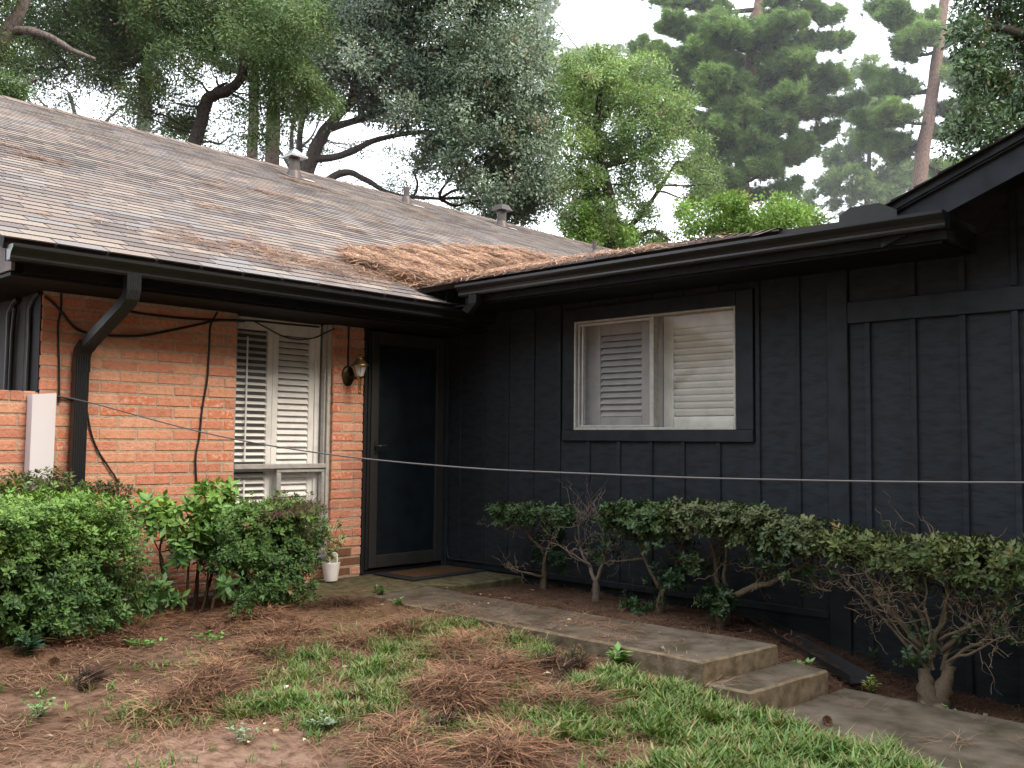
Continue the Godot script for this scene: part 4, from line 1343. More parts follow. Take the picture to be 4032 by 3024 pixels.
func build_litter() -> void:
	# pine needles lying loose: each copy is a handful of thin bent ribbons
	var meshes := []
	for k in 4:
		meshes.append(clump(11, func(b: MB, _i: int) -> void:
			var at := V(rf(-0.09, 0.09), rf(0.0, 0.012), rf(-0.09, 0.09))
			var a := rf(0, TAU)
			var d := V(cos(a), rf(-0.06, 0.1), sin(a))
			var l := rf(0.08, 0.17)
			var s := V(-sin(a), 0.0, cos(a)) * rf(0.0009, 0.0015)
			var m := at + d * l * 0.5 + V(0, rf(0.0, 0.012), 0)
			var e := at + d * l + V(-sin(a), 0, cos(a)) * rf(-0.025, 0.025)
			var col := vary(Color(0.9, 0.9, 0.9), 0.3, 0.12)
			b.quad(at - s, at + s, m + s, m - s, col)
			b.quad(m - s, m + s, e + s * 0.5, e - s * 0.5, col)))
	var where := [[], [], [], []]
	var tint := [[], [], [], []]
	var red := Color(0.23, 0.118, 0.07)
	var tan := Color(0.36, 0.22, 0.135)
	var old := Color(0.09, 0.052, 0.035)
	for i in 13000:
		var x := rf(-5.0, -0.05)
		var z := rf(0.6, 5.6)
		var y := height(x, z)
		var want := 0.65
		if x > -1.5 and x < -0.66 and z > 0.75:
			want = 0.12 * smoothstep(1.0, 1.6, z) * smoothstep(3.4, 2.2, z) + 0.03
			y = (-0.02 if z < 3.54 else -0.13 if z < 3.82 else -0.24)
		elif x > -0.9:
			want = 0.6
		elif z < 0.8 and x > -1.9:
			want = 0.06
			y = 0.0
		else:
			want -= 0.4 * grassy(x, z)
			want *= 0.12 + 1.1 * clampf(1.6 * bumps.get_noise_2d(x * 3.0 - 20.0, z * 3.0) + 0.42, 0, 1)
		if rng.randf() > want:
			continue
		var k := rng.randi() % 4
		where[k].append(Transform3D(Basis(V(0, 1, 0), rf(0, TAU)).scaled(Vector3.ONE * rf(0.7, 1.15)), V(x, y + 0.003, z)))
		var col := red.lerp(tan, pow(rng.randf(), 1.6))
		if rng.randf() < 0.4 or x > -0.9:
			col = col.lerp(old, rf(0.4, 0.9))
		tint[k].append(vary(col, 0.2))
	# thicker mats of straw on the lawn: [x, z, half length, half width, height, turn, tone]
	for q in [[-2.38, 2.82, 0.38, 0.16, 0.12, 0.5, 0], [-2.1, 2.72, 0.32, 0.1, 0.09, 0.75, 0], [-2.6, 2.9, 0.22, 0.11, 0.09, 1.2, 0], [-1.95, 2.32, 0.34, 0.17, 0.05, 0.35, 0], [-3.42, 2.12, 0.44, 0.11, 0.06, 0.8, 0], [-2.3, 3.25, 0.22, 0.09, 0.08, 2.0, 0], [-3.25, 3.25, 0.36, 0.09, 0.04, 0.7, 0], [-2.85, 3.5, 0.25, 0.08, 0.03, 0.2, 0], [-2.0, 1.75, 0.5, 0.12, 0.015, 0.3, 0], [-2.6, 1.5, 0.55, 0.14, 0.015, 0.6, 0], [-2.45, 0.95, 0.3, 0.12, 0.04, 0.6, 0], [-1.7, 0.86, 0.3, 0.09, 0.03, 0.2, 1], [-3.3, 0.85, 0.4, 0.15, 0.03, 0.8, 0]]:
		for i in int(1350 * q[2] * q[3] / 0.12):
			var p := ball()
			var o := V(p.x * q[2], 0, p.z * q[3]).rotated(V(0, 1, 0), q[5])
			var x: float = q[0] + o.x * (1.0 + bumps.get_noise_2d(o.z * 9.0, q[0] * 9.0))
			var z: float = q[1] + o.z * (1.0 + bumps.get_noise_2d(o.x * 9.0, q[1] * 9.0))
			if bumps.get_noise_2d(x * 12.0, z * 12.0) < -0.12:
				continue
			var top: float = q[4] * (1.0 - p.x * p.x - p.z * p.z)
			var k := rng.randi() % 4
			where[k].append(Transform3D(Basis(V(0, 1, 0), q[5] + rf(-0.9, 0.9)) * Basis(V(1, 0, 0), rf(-0.3, 0.3)) * Basis(V(0, 0, 1), rf(-0.3, 0.3)) * Basis.from_scale(Vector3.ONE * rf(0.9, 1.3)), V(x, height(x, z) + rf(0.0, maxf(top, 0.004)), z)))
			var low := rng.randf() < 0.34 or bumps.get_noise_2d(x * 15.0 + 3.0, z * 15.0) > 0.28
			tint[k].append(vary(red.lerp(Color(0.38, 0.205, 0.12), rng.randf()).lerp(old, 0.85 if low or q[6] == 1 else 0.0), 0.3))
	var root := bare("pine_straw")
	tag(root, "loose reddish pine needles and straw mats strewn over the lawn, bed and walk", "pine straw", "", "stuff")
	for k in 4:
		scatter("needles", meshes[k], where[k], tint[k], root).multimesh.mesh.surface_set_material(0, M.needle_litter)
	# dark rotted clods
	var said := ["dark matted clod of rotted straw on the grass near the walk", "dark tuft of rotted straw on the bare ground at the left", "dark clod of straw near the bottom edge, among the mats", "dark flat clod in the middle of the lawn", "little dark clod close to the bend of the walk"]
	var ci := 0
	for q in [[-1.88, 2.92, 0.3, 0.12, 0.1, 0.35], [-3.82, 1.72, 0.13, 0.06, 0.07, 0.7], [-2.85, 3.12, 0.18, 0.06, 0.06, 0.3], [-2.95, 2.62, 0.1, 0.04, 0.03, 0.1], [-1.95, 2.02, 0.08, 0.03, 0.03, 0.3]]:
		var b := MB.new()
		for i in int(2600 * q[2] * q[3] / 0.03) + 400:
			var p := ball()
			var o := V(p.x * q[2], 0, p.z * q[3]).rotated(V(0, 1, 0), q[5])
			var x: float = q[0] + o.x
			var z: float = q[1] + o.z
			var lump := 0.5 + 0.9 * bumps.get_noise_2d(x * 16.0, z * 16.0)
			if lump < 0.32 + 0.3 * p.length():
				continue
			var at := V(x, height(x, z) + rf(0, q[4]) * lump, z)
			var a: float = q[5] + rf(-0.8, 0.8)
			var d := V(cos(a), rf(-0.25, 0.35), -sin(a))
			var l := rf(0.03, 0.1)
			var s := V(sin(a), 0, cos(a)) * rf(0.001, 0.0028)
			var col := vary(Color(0.03, 0.02, 0.014), 0.5)
			if rng.randf() < 0.1:
				col = vary(Color(0.22, 0.12, 0.07), 0.3)
			b.quad(at - s, at + s, at + d * l + s * 0.4, at + d * l - s * 0.4, col)
		tag(part("straw_clod", b, M.needle_litter), said[ci], "clod", "dark straw clods on the lawn")
		ci += 1
	# short dark bits of needle and leaf on the walk
	b_bits()


func b_bits() -> void:
	var b := MB.new()
	for i in 1500:
		var z := 0.9 + 2.6 * pow(rng.randf(), 0.9)
		var x := rf(-1.44, -0.9)
		if rng.randf() > 0.25 + 0.75 * smoothstep(1.1, 1.8, z) * smoothstep(3.3, 2.5, z) or bumps.get_noise_2d(x * 6.0, z * 4.0) < -0.15:
			continue
		var a := rf(0, TAU)
		var d := V(cos(a), 0.05, sin(a)) * rf(0.008, 0.03)
		var s := V(-sin(a), 0, cos(a)) * rf(0.0015, 0.004)
		var at := V(x, -0.0175, z)
		b.quad(at - s, at + s, at + d + s * 0.6, at + d - s * 0.6, vary(Color(0.12, 0.06, 0.04), 0.4))
	tag(part("walk_litter", b, M.needle_litter), "dark red-brown needle bits scattered on the raised walk", "litter", "", "stuff")


func build_roof_straw() -> void:
	var mesh := clump(12, func(b: MB, _i: int) -> void:
		var at := V(rf(-0.08, 0.08), rf(0.0, 0.03), rf(-0.08, 0.08))
		var a := rf(0, TAU)
		var d := V(cos(a), rf(-0.2, 0.2), sin(a))
		var l := rf(0.05, 0.15)
		var s := V(-sin(a), 0, cos(a)) * rf(0.0025, 0.005)
		var col := vary(Color(0.8, 0.8, 0.8), 0.55, 0.1)
		b.quad(at - s, at + s, at + d * l + s * 0.4, at + d * l - s * 0.4, col))
	var w := []
	var t := []
	var poly := PackedVector2Array([Vector2(-0.85, -0.36), Vector2(-0.5, -0.75), Vector2(-0.1, -1.12), Vector2(0.25, -1.12), Vector2(0.5, -1.3), Vector2(0.95, -1.68), Vector2(1.5, -1.72), Vector2(2.3, -2.3), Vector2(3.4, -2.72), Vector2(4.5, -2.98), Vector2(4.5, -2.8), Vector2(0.0, -0.1), Vector2(-0.5, 0.16)])
	var tries := 0
	while w.size() < 9000 and tries < 90000:
		tries += 1
		var x := rf(-0.9, 4.6)
		var z := rf(-3.0, 0.2)
		var edge := bumps.get_noise_2d(x * 8.0, z * 8.0) * 0.12
		if not Geometry2D.is_point_in_polygon(Vector2(x + edge, z + edge), poly):
			continue
		var deep := clampf(0.09 - 0.1 * absf(z + 0.16 + 0.6 * x), 0.01, 0.08)
		w.append(Transform3D(Basis(V(1, 0, 0), 0.42) * Basis(V(0, 1, 0), rf(0, TAU)), main_roof(x, z) + V(0, rf(0.0, deep + 0.02) * (0.75 + 1.4 * bumps.get_noise_2d(x * 9.0, z * 9.0)), 0)))
		t.append(tone_straw() if bumps.get_noise_2d(x * 14.0 + 5.0, z * 14.0) > -0.22 else tone_straw().lerp(Color(0.09, 0.05, 0.035), 0.8))
	# a thin skin of needles on the side wing by the valley and along its eave
	for i in 3000:
		var x := -0.5 + 5.0 * pow(rng.randf(), 1.4)
		var z := -0.16 - 0.6 * x + pow(rng.randf(), 1.9) * 3.0
		if z > 3.3 - (x + 0.5) / 0.726 or bumps.get_noise_2d(x * 5.0, z * 5.0) < -0.1 + 0.25 * clampf(z - 0.6, 0, 1):
			continue
		w.append(Transform3D(Basis(V(0, 0, 1), 0.27) * Basis(V(0, 1, 0), rf(0, TAU)), wing_roof(x, z) + V(0, rf(0.004, 0.014), 0)))
		t.append(tone_straw())
	var main := scatter("roof_straw", mesh, w, t)
	main.multimesh.mesh.surface_set_material(0, M.needle_litter)
	tag(main, "thick drift of orange-brown pine straw in the roof valley", "pine straw", "", "stuff")
	# scraps scattered over the main roof
	w = []
	t = []
	for q in [[-3.2, -2.6, 0.25, 40], [-2.7, -2.3, 0.15, 20], [-1.4, 0.05, 0.5, 110], [-0.9, -0.1, 0.4, 110], [-2.0, -0.2, 0.5, 60], [0.2, -3.3, 0.25, 40], [1.9, -5.0, 0.25, 40], [-1.5, -1.6, 0.2, 16], [-0.6, -2.9, 0.2, 16], [3.6, -4.6, 0.3, 20], [0.6, -2.0, 0.3, 20]]:
		for i in q[3]:
			var x: float = q[0] + rng.randfn(0, q[2])
			var z: float = minf(q[1] + rng.randfn(0, q[2] * 0.3) + 0.25 * (x - q[0]) * 0.3, 0.45)
			w.append(Transform3D(Basis(V(1, 0, 0), 0.42) * Basis(V(0, 1, 0), rf(0, TAU)).scaled(Vector3.ONE * rf(0.5, 0.9)), main_roof(x, z) + V(0, 0.012, 0)))
			t.append(tone_straw().lerp(Color(0.1, 0.055, 0.04), rf(0.2, 0.8)))
	for i in 260:
		var x := rf(-3.7, 6.0)
		var z := rf(-6.0, 0.4)
		w.append(Transform3D(Basis(V(1, 0, 0), 0.42) * Basis(V(0, 1, 0), rf(0, TAU)).scaled(Vector3.ONE * rf(0.3, 0.6)), main_roof(x, z) + V(0, 0.012, 0)))
		t.append(tone_straw())
	var bits := scatter("roof_litter", mesh, w, t)
	tag(bits, "scraps of pine straw scattered over the shingles", "litter", "", "stuff")


func tone_straw() -> Color:
	var col := Color(0.42, 0.215, 0.125).lerp(Color(0.66, 0.44, 0.3), pow(rng.randf(), 1.3))
	if rng.randf() < 0.16:
		col = Color(0.12, 0.065, 0.045)
	return vary(col, 0.15)


func build_grass() -> void:
	var meshes := []
	for k in 5:
		meshes.append(clump(9, func(b: MB, _i: int) -> void:
			var a := rf(0, TAU)
			var lean := rf(0.15, 0.85)
			var at := V(rf(-0.02, 0.02), -0.005, rf(-0.02, 0.02))
			var l := rf(0.035, 0.085)
			var d := V(cos(a) * lean, 1.0, sin(a) * lean).normalized()
			var s := V(-sin(a), 0, cos(a)) * rf(0.0018, 0.0034)
			var m := at + d * l * 0.55
			var e := m + (d + V(cos(a), -0.5, sin(a)) * 0.6).normalized() * l * 0.5
			var col := vary(Color(0.9, 0.95, 0.9), 0.2, 0.1)
			b.quad(at - s, at + s, m + s * 1.1, m - s * 1.1, col)
			b.tri(m - s * 1.1, m + s * 1.1, e, col)))
	var where := [[], [], [], [], []]
	var tint := [[], [], [], [], []]
	for i in 80000:
		var x := rf(-4.3, -1.42)
		var z := rf(1.5, 6.4)
		var g := grassy(x, z)
		if rng.randf() > g * 0.95 + 0.008:
			continue
		if x > -1.5 and z < 3.9 or x > -1.56 - 0.03 * (z - 4.0) and z >= 3.9:
			continue
		if V((x + 1.88) / 0.36, (z - 2.92) / 0.17, 0).length() < 1.0:
			continue
		var k := rng.randi() % 5
		var s := rf(0.55, 1.35) * (0.8 + 0.3 * g) * (1.0 + 0.25 * smoothstep(3.2, 4.4, z))
		where[k].append(Transform3D(Basis(V(0, 1, 0), rf(0, TAU)).scaled(V(s, s * rf(0.8, 1.2), s)), V(x, height(x, z), z)))
		var col := Color(0.1, 0.165, 0.04).lerp(Color(0.215, 0.28, 0.08), rng.randf())
		col = col.lerp(Color(0.1, 0.22, 0.07), rng.randf() * 0.5)
		if rng.randf() < 0.26:
			col = Color(0.36, 0.29, 0.15).lerp(col, rf(0, 0.6))
		tint[k].append(vary(col, 0.2))
	var root := bare("grass")
	tag(root, "patchy bright green lawn grass beside the walk", "grass", "", "stuff")
	for k in 5:
		scatter("blades", meshes[k], where[k], tint[k], root).multimesh.mesh.surface_set_material(0, M.grass)


func build_small() -> void:
	# pine cones: overlapping scales on a tapering core
	var said := ["pine cone lying on the lower walk near the grass", "pine cone on the bare soil in the middle of the lawn's upper edge", "pine cone on the straw before the second shrub", "pine cone half hidden under the edge of the big left shrub", "pine cone just right of the big left shrub's foot", "brown pine cone on the ground in front of the big left shrub"]
	var spots := [[-1.288, -0.242, 4.106, 0.5, 0.9], [-2.685, 0, 1.686, 0.2, 1.1], [-2.868, 0, 1.102, 1.0, 0.9], [-3.443, 0, 1.107, 2.0, 0.8], [-3.309, 0, 1.069, 0.7, 0.9], [-3.772, 0, 1.269, 0.9, 1.1]]
	var proto: Node3D = null
	for i in 6:
		var q: Array = spots[i]
		var o: Node3D
		if proto == null:
			proto = bare("pine_cone")
			o = proto
			var core := MB.new()
			core.lathe(V(0, 0, 0), [Vector2(0, 0), Vector2(0.012, 0.008), Vector2(0.017, 0.035), Vector2(0.011, 0.07), Vector2(0, 0.09)], 9, Color(0.11, 0.06, 0.035))
			part("core", core, M.twig, proto)
			var sc := MB.new()
			for k in 90:
				var t := k / 90.0
				var a := k * 2.4
				var r := 0.016 * sin(PI * clampf(t * 0.85 + 0.12, 0, 1)) + 0.003
				var d := V(cos(a), 0.55 + t * 0.8, sin(a)).normalized()
				sc.leaf(V(cos(a) * r * 0.6, 0.004 + t * 0.078, sin(a) * r * 0.6), d, V(0, 1, 0), 0.011 + 0.011 * sin(PI * t), 0.013, vary(Color(0.3, 0.19, 0.12), 0.3), -0.1)
			part("scales", sc, M.twig, proto).set_meta("kind", "stuff")
		else:
			o = proto.duplicate()
			o.name = named(self, "pine_cone")
			add_child(o, true)
		var y: float = q[1] if q[1] != 0 else height(q[0], q[2])
		o.transform = Transform3D(Basis(V(0, 1, 0), q[3]) * Basis(V(0, 0, 1), PI / 2) * Basis.from_scale(Vector3.ONE * q[4]), V(q[0], y + 0.02, q[2]))
		tag(o, said[i], "pine cone", "fallen pine cones")
	# pale dry leaves
	var ws := []
	var ts := []
	var lf := MB.new()
	lf.leaf(V(-0.03, 0.003, 0), V(1, 0.1, 0).normalized(), V(0, 1, 0), 0.06, 0.03, Color.WHITE, 0.25)
	for i in 330:
		var x := rf(-4.8, -0.2)
		var z := rf(0.9, 5.0)
		var y := height(x, z)
		if x > -1.47 and x < -0.8 and z < 3.5:
			y = -0.02
		elif x > -1.5 and x < -0.6:
			continue
		ws.append(Transform3D(Basis(V(0, 1, 0), rf(0, TAU)) * Basis(V(1, 0, 0), rf(-0.4, 0.4)).scaled(Vector3.ONE * rf(0.18, 0.85)), V(x, y + 0.008, z)))
		var pick := rng.randf()
		ts.append(vary(Color(0.36, 0.25, 0.16) if pick < 0.6 else Color(0.6, 0.5, 0.38) if pick < 0.68 else Color(0.1, 0.06, 0.042), 0.3))
	var dl := scatter("dry_leaves", lf.mesh(M.dry_leaf), ws, ts)
	tag(dl, "small dry leaves scattered over the ground and walk", "dry leaves", "", "stuff")
	# low weeds: label, x, z, radius, height, leaf length, colour
	var weeds := [
		["bushy light green weed on bare soil near the lower left corner", -4.13, 2.03, 0.09, 0.1, 0.035, Color(0.16, 0.26, 0.09)],
		["pale whitish-green weed near the bottom edge, among thin grass", -3.62, 2.79, 0.1, 0.07, 0.03, Color(0.28, 0.33, 0.2)],
		["pale green weed right of the whitish one near the bottom edge", -3.3, 2.86, 0.09, 0.06, 0.03, Color(0.2, 0.26, 0.16)],
		["dark five-leaved seedling at the foot of the big left shrub", -3.842, 1.061, 0.07, 0.1, 0.075, Color(0.04, 0.085, 0.05)],
		["low spreading light green weed right of the big left shrub's foot", -3.33, 1.22, 0.14, 0.06, 0.04, Color(0.14, 0.26, 0.06)],
		["small light green weed in the straw before the gap between the shrubs", -2.98, 1.33, 0.12, 0.06, 0.04, Color(0.13, 0.25, 0.06)],
		["little green weed at the outer corner of the porch", -1.36, 0.8, 0.07, 0.06, 0.035, Color(0.09, 0.18, 0.05)],
		["seedling with round leaves against the edge of the walk near the porch", -1.5, 1.16, 0.04, 0.06, 0.035, Color(0.1, 0.22, 0.06)],
		["yellowish sprig beside the camellia trunk at the edge of the lower walk", -0.56, 4.02, 0.05, 0.12, 0.04, Color(0.3, 0.33, 0.1)],
		["yellow-green sprig next to the steps' lower corner", -0.66, 3.66, 0.06, 0.06, 0.05, Color(0.17, 0.27, 0.08)],
		["little weed at the bed edge of the lower walk near the right edge", -0.55, 4.42, 0.07, 0.06, 0.03, Color(0.12, 0.2, 0.06)],
		["tall thin grassy weed standing against the end of the raised walk", -1.53, 3.05, 0.03, 0.12, 0.07, Color(0.14, 0.26, 0.06)]]
	for q in weeds:
		var plant := bare("weed")
		tag(plant, q[0], "weed")
		plant.position = V(q[1], height(q[1], q[2]) if q[2] > 0.9 else -0.02, q[2])
		var st := MB.new()
		var lv := MB.new()
		for k in 9:
			var a := rf(0, TAU)
			var e := V(cos(a) * q[3] * rf(0.3, 1.0), q[4] * rf(0.4, 1.0), sin(a) * q[3] * rf(0.3, 1.0))
			st.tube([V(0, -0.01, 0), e * 0.5 + V(0, q[4] * 0.2, 0), e], [0.0025, 0.0015], 4, Color(0.12, 0.16, 0.06))
			for j in 6:
				var at := e * rf(0.4, 1.0)
				var d := V(rf(-1, 1), rf(-0.1, 0.5), rf(-1, 1)).normalized()
				lv.leaf(at, d, Vector3.UP, q[5] * rf(0.6, 1.1), q[5] * 0.5, vary(q[6], 0.3, 0.1), 0.15)
		part("stem", st, M.twig, plant)
		part("leaves", lv, M.leaf, plant).set_meta("kind", "stuff")


# ---------------------------------------------------------------- shrubs
func branch(b: MB, a: Vector3, e: Vector3, r0: float, r1: float, wig: float, col: Color, sides := 6) -> Array:
	var p := [a]
	var n := 5
	for i in range(1, n):
		p.append(a.lerp(e, float(i) / n) + ball() * wig * a.distance_to(e))
	p.append(e)
	p = smooth(p, 3)
	var r := []
	for i in p.size():
		r.append(lerpf(r0, r1, float(i) / (p.size() - 1)))
	b.tube(p, r, sides, col, 0.16 if sides == 10 else 0.07)
	return p


func twigs(b: MB, path: Array, r: float, n: int, l: float, col: Color, up := 0.4) -> void:
	for i in n:
		var a: Vector3 = path[rng.randi_range(path.size() / 2, path.size() - 1)]
		var d := (ball() + V(0, up, 0)).normalized() * l * rf(0.4, 1.0)
		var q := branch(b, a, a + d, r, r * 0.4, 0.16, vary(col, 0.2), 4)
		for k in 2:
			var c: Vector3 = q[rng.randi_range(2, q.size() - 1)]
			branch(b, c, c + (d.normalized() + ball() * 0.9) * l * rf(0.2, 0.5), r * 0.55, r * 0.25, 0.15, vary(col, 0.2), 4)


func sprig(n: int, l: float, w: float, spread: float, f := 0.15) -> ArrayMesh:
	# leaves in a loose rosette round a short upright twig (the y axis)
	return clump(n, func(b: MB, i: int) -> void:
		var a := i * 2.4 + rf(-0.3, 0.3)
		var t := float(i) / n
		var d := V(cos(a), lerpf(-0.1, 1.2, t) + rf(-0.2, 0.2), sin(a)).normalized()
		b.leaf(V(0, t * spread, 0) + d * 0.004, d, V(0, 1, 0) + ball() * 0.3, l * rf(0.7, 1.1), w * rf(0.8, 1.1), vary(Color(0.92, 0.95, 0.9), 0.16, 0.06), f))


func holly_sprig(n: int, l: float) -> ArrayMesh:
	# stiff leaves with spines at the tip and shoulders
	return clump(n, func(b: MB, i: int) -> void:
		var a := i * 2.4 + rf(-0.3, 0.3)
		var d := V(cos(a), rf(-0.4, 0.8), sin(a)).normalized()
		var s := d.cross(Vector3.UP).normalized()
		var u := s.cross(d)
		var at := V(0, float(i) / n * 0.05, 0) + d * 0.005
		var k := l * rf(0.7, 1.1)
		var w := k * 0.5
		var col := vary(Color(0.92, 0.95, 0.9), 0.2, 0.06)
		var waist := at + d * k * 0.5
		var p := [at, at + d * k * 0.22 + s * w * 0.62 + u * k * 0.12, waist + s * w * 0.3, at + d * k * 0.78 + s * w * 0.62 + u * k * 0.14, at + d * k, at + d * k * 0.78 - s * w * 0.62 + u * k * 0.14, waist - s * w * 0.3, at + d * k * 0.22 - s * w * 0.62 + u * k * 0.12]
		b.tri(p[0], p[1], p[2], col)
		b.tri(p[2], p[3], p[4], col)
		b.tri(p[4], p[5], p[6], col)
		b.tri(p[6], p[7], p[0], col)
		b.quad(p[0], p[2], p[4], p[6], col))


# foliage in rounded boxes: [centre x y z, half sizes x y z, count]; sprigs sit near the surface and face out
func foliage(where: Array, tint: Array, boxes: Array, low: Color, high: Color, y0: float, y1: float, power := 0.35, dead := 0.006) -> void:
	for q in boxes:
		var c := V(q[0], q[1], q[2])
		var h := V(q[3], q[4], q[5])
		for i in q[6]:
			var d := ball().normalized()
			var e := V(signf(d.x) * pow(absf(d.x), 0.55), signf(d.y) * pow(absf(d.y), 0.55), signf(d.z) * pow(absf(d.z), 0.55))
			var m := maxf(absf(e.x), maxf(absf(e.y), absf(e.z)))
			e /= m
			e = e.lerp(d, 0.45)
			var at := c + e * h * (pow(rng.randf(), power)) * (1.0 + gaps.get_noise_3dv((c + e * h) * 9.0) * 0.22)
			if gaps.get_noise_3dv(at * 7.0) < -0.24:
				continue
			var out := (d + V(0, 0.75, 0) + ball() * 0.6).normalized()
			var s := rf(0.55, 1.3)
			where.append(Transform3D(Basis(Quaternion(Vector3.UP, out)) * Basis(Vector3.UP, rf(0, TAU)) * Basis.from_scale(Vector3.ONE * s), at))
			var rise := clampf((at.y - y0) / (y1 - y0), 0, 1)  # leaf colour runs from low to high with height
			var col := low.lerp(high, clampf(rise * rise * 0.8 + rf(-0.15, 0.35), 0, 1))
			if rng.randf() < dead:
				col = Color(0.22, 0.14, 0.06)
			tint.append(vary(col, 0.18, 0.08))


func shrub(called: String, label: String, group: String, stems: Array, mesh: Mesh, m: Material, boxes: Array, low: Color, high: Color, y0: float, y1: float, bark: Color, twig_n := 5, twig_l := 0.15, power := 0.35, dead := 0.006) -> Node3D:
	var root := bare(called)
	tag(root, label, "shrub", group)
	var b := MB.new()
	for s in stems:
		# [start, end, r0, r1]
		var stout: bool = s[2] > 0.031
		var p := branch(b, s[0], s[1], s[2] * 0.85, s[3] * 0.8, 0.015 if stout else 0.04, vary(bark, 0.15), 10 if stout else 7)
		if not stout:
			twigs(b, p, minf(s[3] * 0.6, 0.005), twig_n, twig_l, bark)
	part("trunk", b, M.twig, root)
	var w := []
	var t := []
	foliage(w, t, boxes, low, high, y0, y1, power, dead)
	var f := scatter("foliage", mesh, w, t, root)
	f.multimesh.mesh.surface_set_material(0, m)
	return root


func build_left_shrubs() -> void:
	var azalea := sprig(8, 0.034, 0.0155, 0.018)
	var g := "azalea shrubs along the brick wall"
	var dark := Color(0.05, 0.11, 0.03)
	var light := Color(0.19, 0.33, 0.06)
	var stems := []
	for i in 9:
		var x := rf(-4.2, -3.3)
		stems.append([V(x, -0.06, rf(0.5, 0.8)), V(x + rf(-0.2, 0.2), rf(0.35, 0.6), rf(0.4, 0.9)), 0.014, 0.006])
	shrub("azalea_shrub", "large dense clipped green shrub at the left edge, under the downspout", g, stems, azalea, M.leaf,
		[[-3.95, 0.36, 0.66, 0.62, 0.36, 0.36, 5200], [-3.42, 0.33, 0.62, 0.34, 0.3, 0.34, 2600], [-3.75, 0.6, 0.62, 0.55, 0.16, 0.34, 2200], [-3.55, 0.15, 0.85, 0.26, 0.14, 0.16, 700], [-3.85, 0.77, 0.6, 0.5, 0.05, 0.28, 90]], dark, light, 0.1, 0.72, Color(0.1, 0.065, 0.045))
	# looser purplish shoots standing behind it
	shrub("tall_shrub", "straggly purple-tinged shrub rising behind the big clipped shrub, by the white board", g,
		[[V(-3.6, -0.05, 0.28), V(-3.62, 0.75, 0.25), 0.01, 0.004], [V(-3.4, -0.05, 0.26), V(-3.42, 0.72, 0.25), 0.01, 0.004], [V(-3.1, -0.05, 0.26), V(-3.08, 0.68, 0.22), 0.01, 0.004]], azalea, M.leaf,
		[[-3.78, 0.8, 0.3, 0.18, 0.08, 0.12, 170], [-3.45, 0.78, 0.26, 0.14, 0.1, 0.12, 170], [-3.12, 0.72, 0.24, 0.2, 0.07, 0.1, 140], [-3.3, 0.62, 0.3, 0.4, 0.08, 0.12, 200]], Color(0.07, 0.06, 0.035), Color(0.12, 0.15, 0.05), 0.6, 0.85, Color(0.14, 0.09, 0.07), 5, 0.12, 0.6)
	stems = []
	for i in 7:
		var x := rf(-2.6, -1.9)
		stems.append([V(x, -0.05, rf(0.35, 0.7)), V(x + rf(-0.15, 0.15), rf(0.4, 0.58), rf(0.35, 0.8)), 0.014, 0.006])
	stems.append([V(-2.62, -0.05, 0.42), V(-2.5, 0.42, 0.4), 0.02, 0.008])
	shrub("azalea_shrub", "clipped green shrub below the tall window, topped with fallen straw", g, stems, azalea, M.leaf,
		[[-2.26, 0.46, 0.6, 0.38, 0.19, 0.27, 2600], [-2.2, 0.2, 0.74, 0.24, 0.18, 0.18, 1000], [-1.97, 0.48, 0.52, 0.22, 0.17, 0.24, 1100], [-2.02, 0.28, 0.62, 0.18, 0.14, 0.16, 420], [-2.48, 0.36, 0.62, 0.16, 0.14, 0.18, 320], [-1.86, 0.34, 0.5, 0.1, 0.1, 0.12, 90], [-2.2, 0.66, 0.6, 0.34, 0.05, 0.22, 60], [-2.58, 0.06, 1.0, 0.06, 0.07, 0.05, 40]], dark, light.lerp(dark, 0.25), 0.1, 0.68, Color(0.09, 0.06, 0.045))
	# broad-leaved volunteers in the gap between the two
	var broad := sprig(6, 0.07, 0.034, 0.03, 0.1)
	shrub("seedling_bush", "loose bright broad-leaved bush filling the gap between the two clipped shrubs", "",
		[[V(-2.85, -0.05, 0.45), V(-2.8, 0.62, 0.4), 0.012, 0.005], [V(-2.72, -0.05, 0.5), V(-2.62, 0.66, 0.48), 0.012, 0.004], [V(-2.6, -0.05, 0.5), V(-2.48, 0.72, 0.5), 0.01, 0.004], [V(-2.75, 0.1, 0.46), V(-2.95, 0.5, 0.5), 0.008, 0.004]], broad, M.leaf,
		[[-2.85, 0.58, 0.46, 0.2, 0.12, 0.18, 120], [-2.72, 0.42, 0.55, 0.14, 0.12, 0.15, 70], [-2.5, 0.68, 0.5, 0.14, 0.1, 0.14, 70], [-2.62, 0.56, 0.6, 0.12, 0.1, 0.12, 60], [-2.6, 0.2, 0.85, 0.08, 0.05, 0.06, 12], [-2.05, 0.6, 0.88, 0.12, 0.06, 0.04, 8], [-2.95, 0.15, 0.6, 0.12, 0.1, 0.12, 30]], Color(0.06, 0.14, 0.04), Color(0.24, 0.42, 0.08), 0.1, 0.75, Color(0.1, 0.07, 0.045), 4, 0.14, 0.6)
	# straw caught on top of the second shrub
	var mesh := clump(10, func(b: MB, _i: int) -> void:
		var a := rf(0, TAU)
		var d := V(cos(a), rf(-0.3, 0.3), sin(a))
		var at := V(rf(-0.05, 0.05), rf(-0.01, 0.02), rf(-0.05, 0.05))
		var s := V(-sin(a), 0, cos(a)) * 0.0014
		b.quad(at - s, at + s, at + d * 0.15 + s * 0.5, at + d * 0.15 - s * 0.5, vary(Color(0.9, 0.9, 0.9), 0.3)))
	var w := []
	var t := []
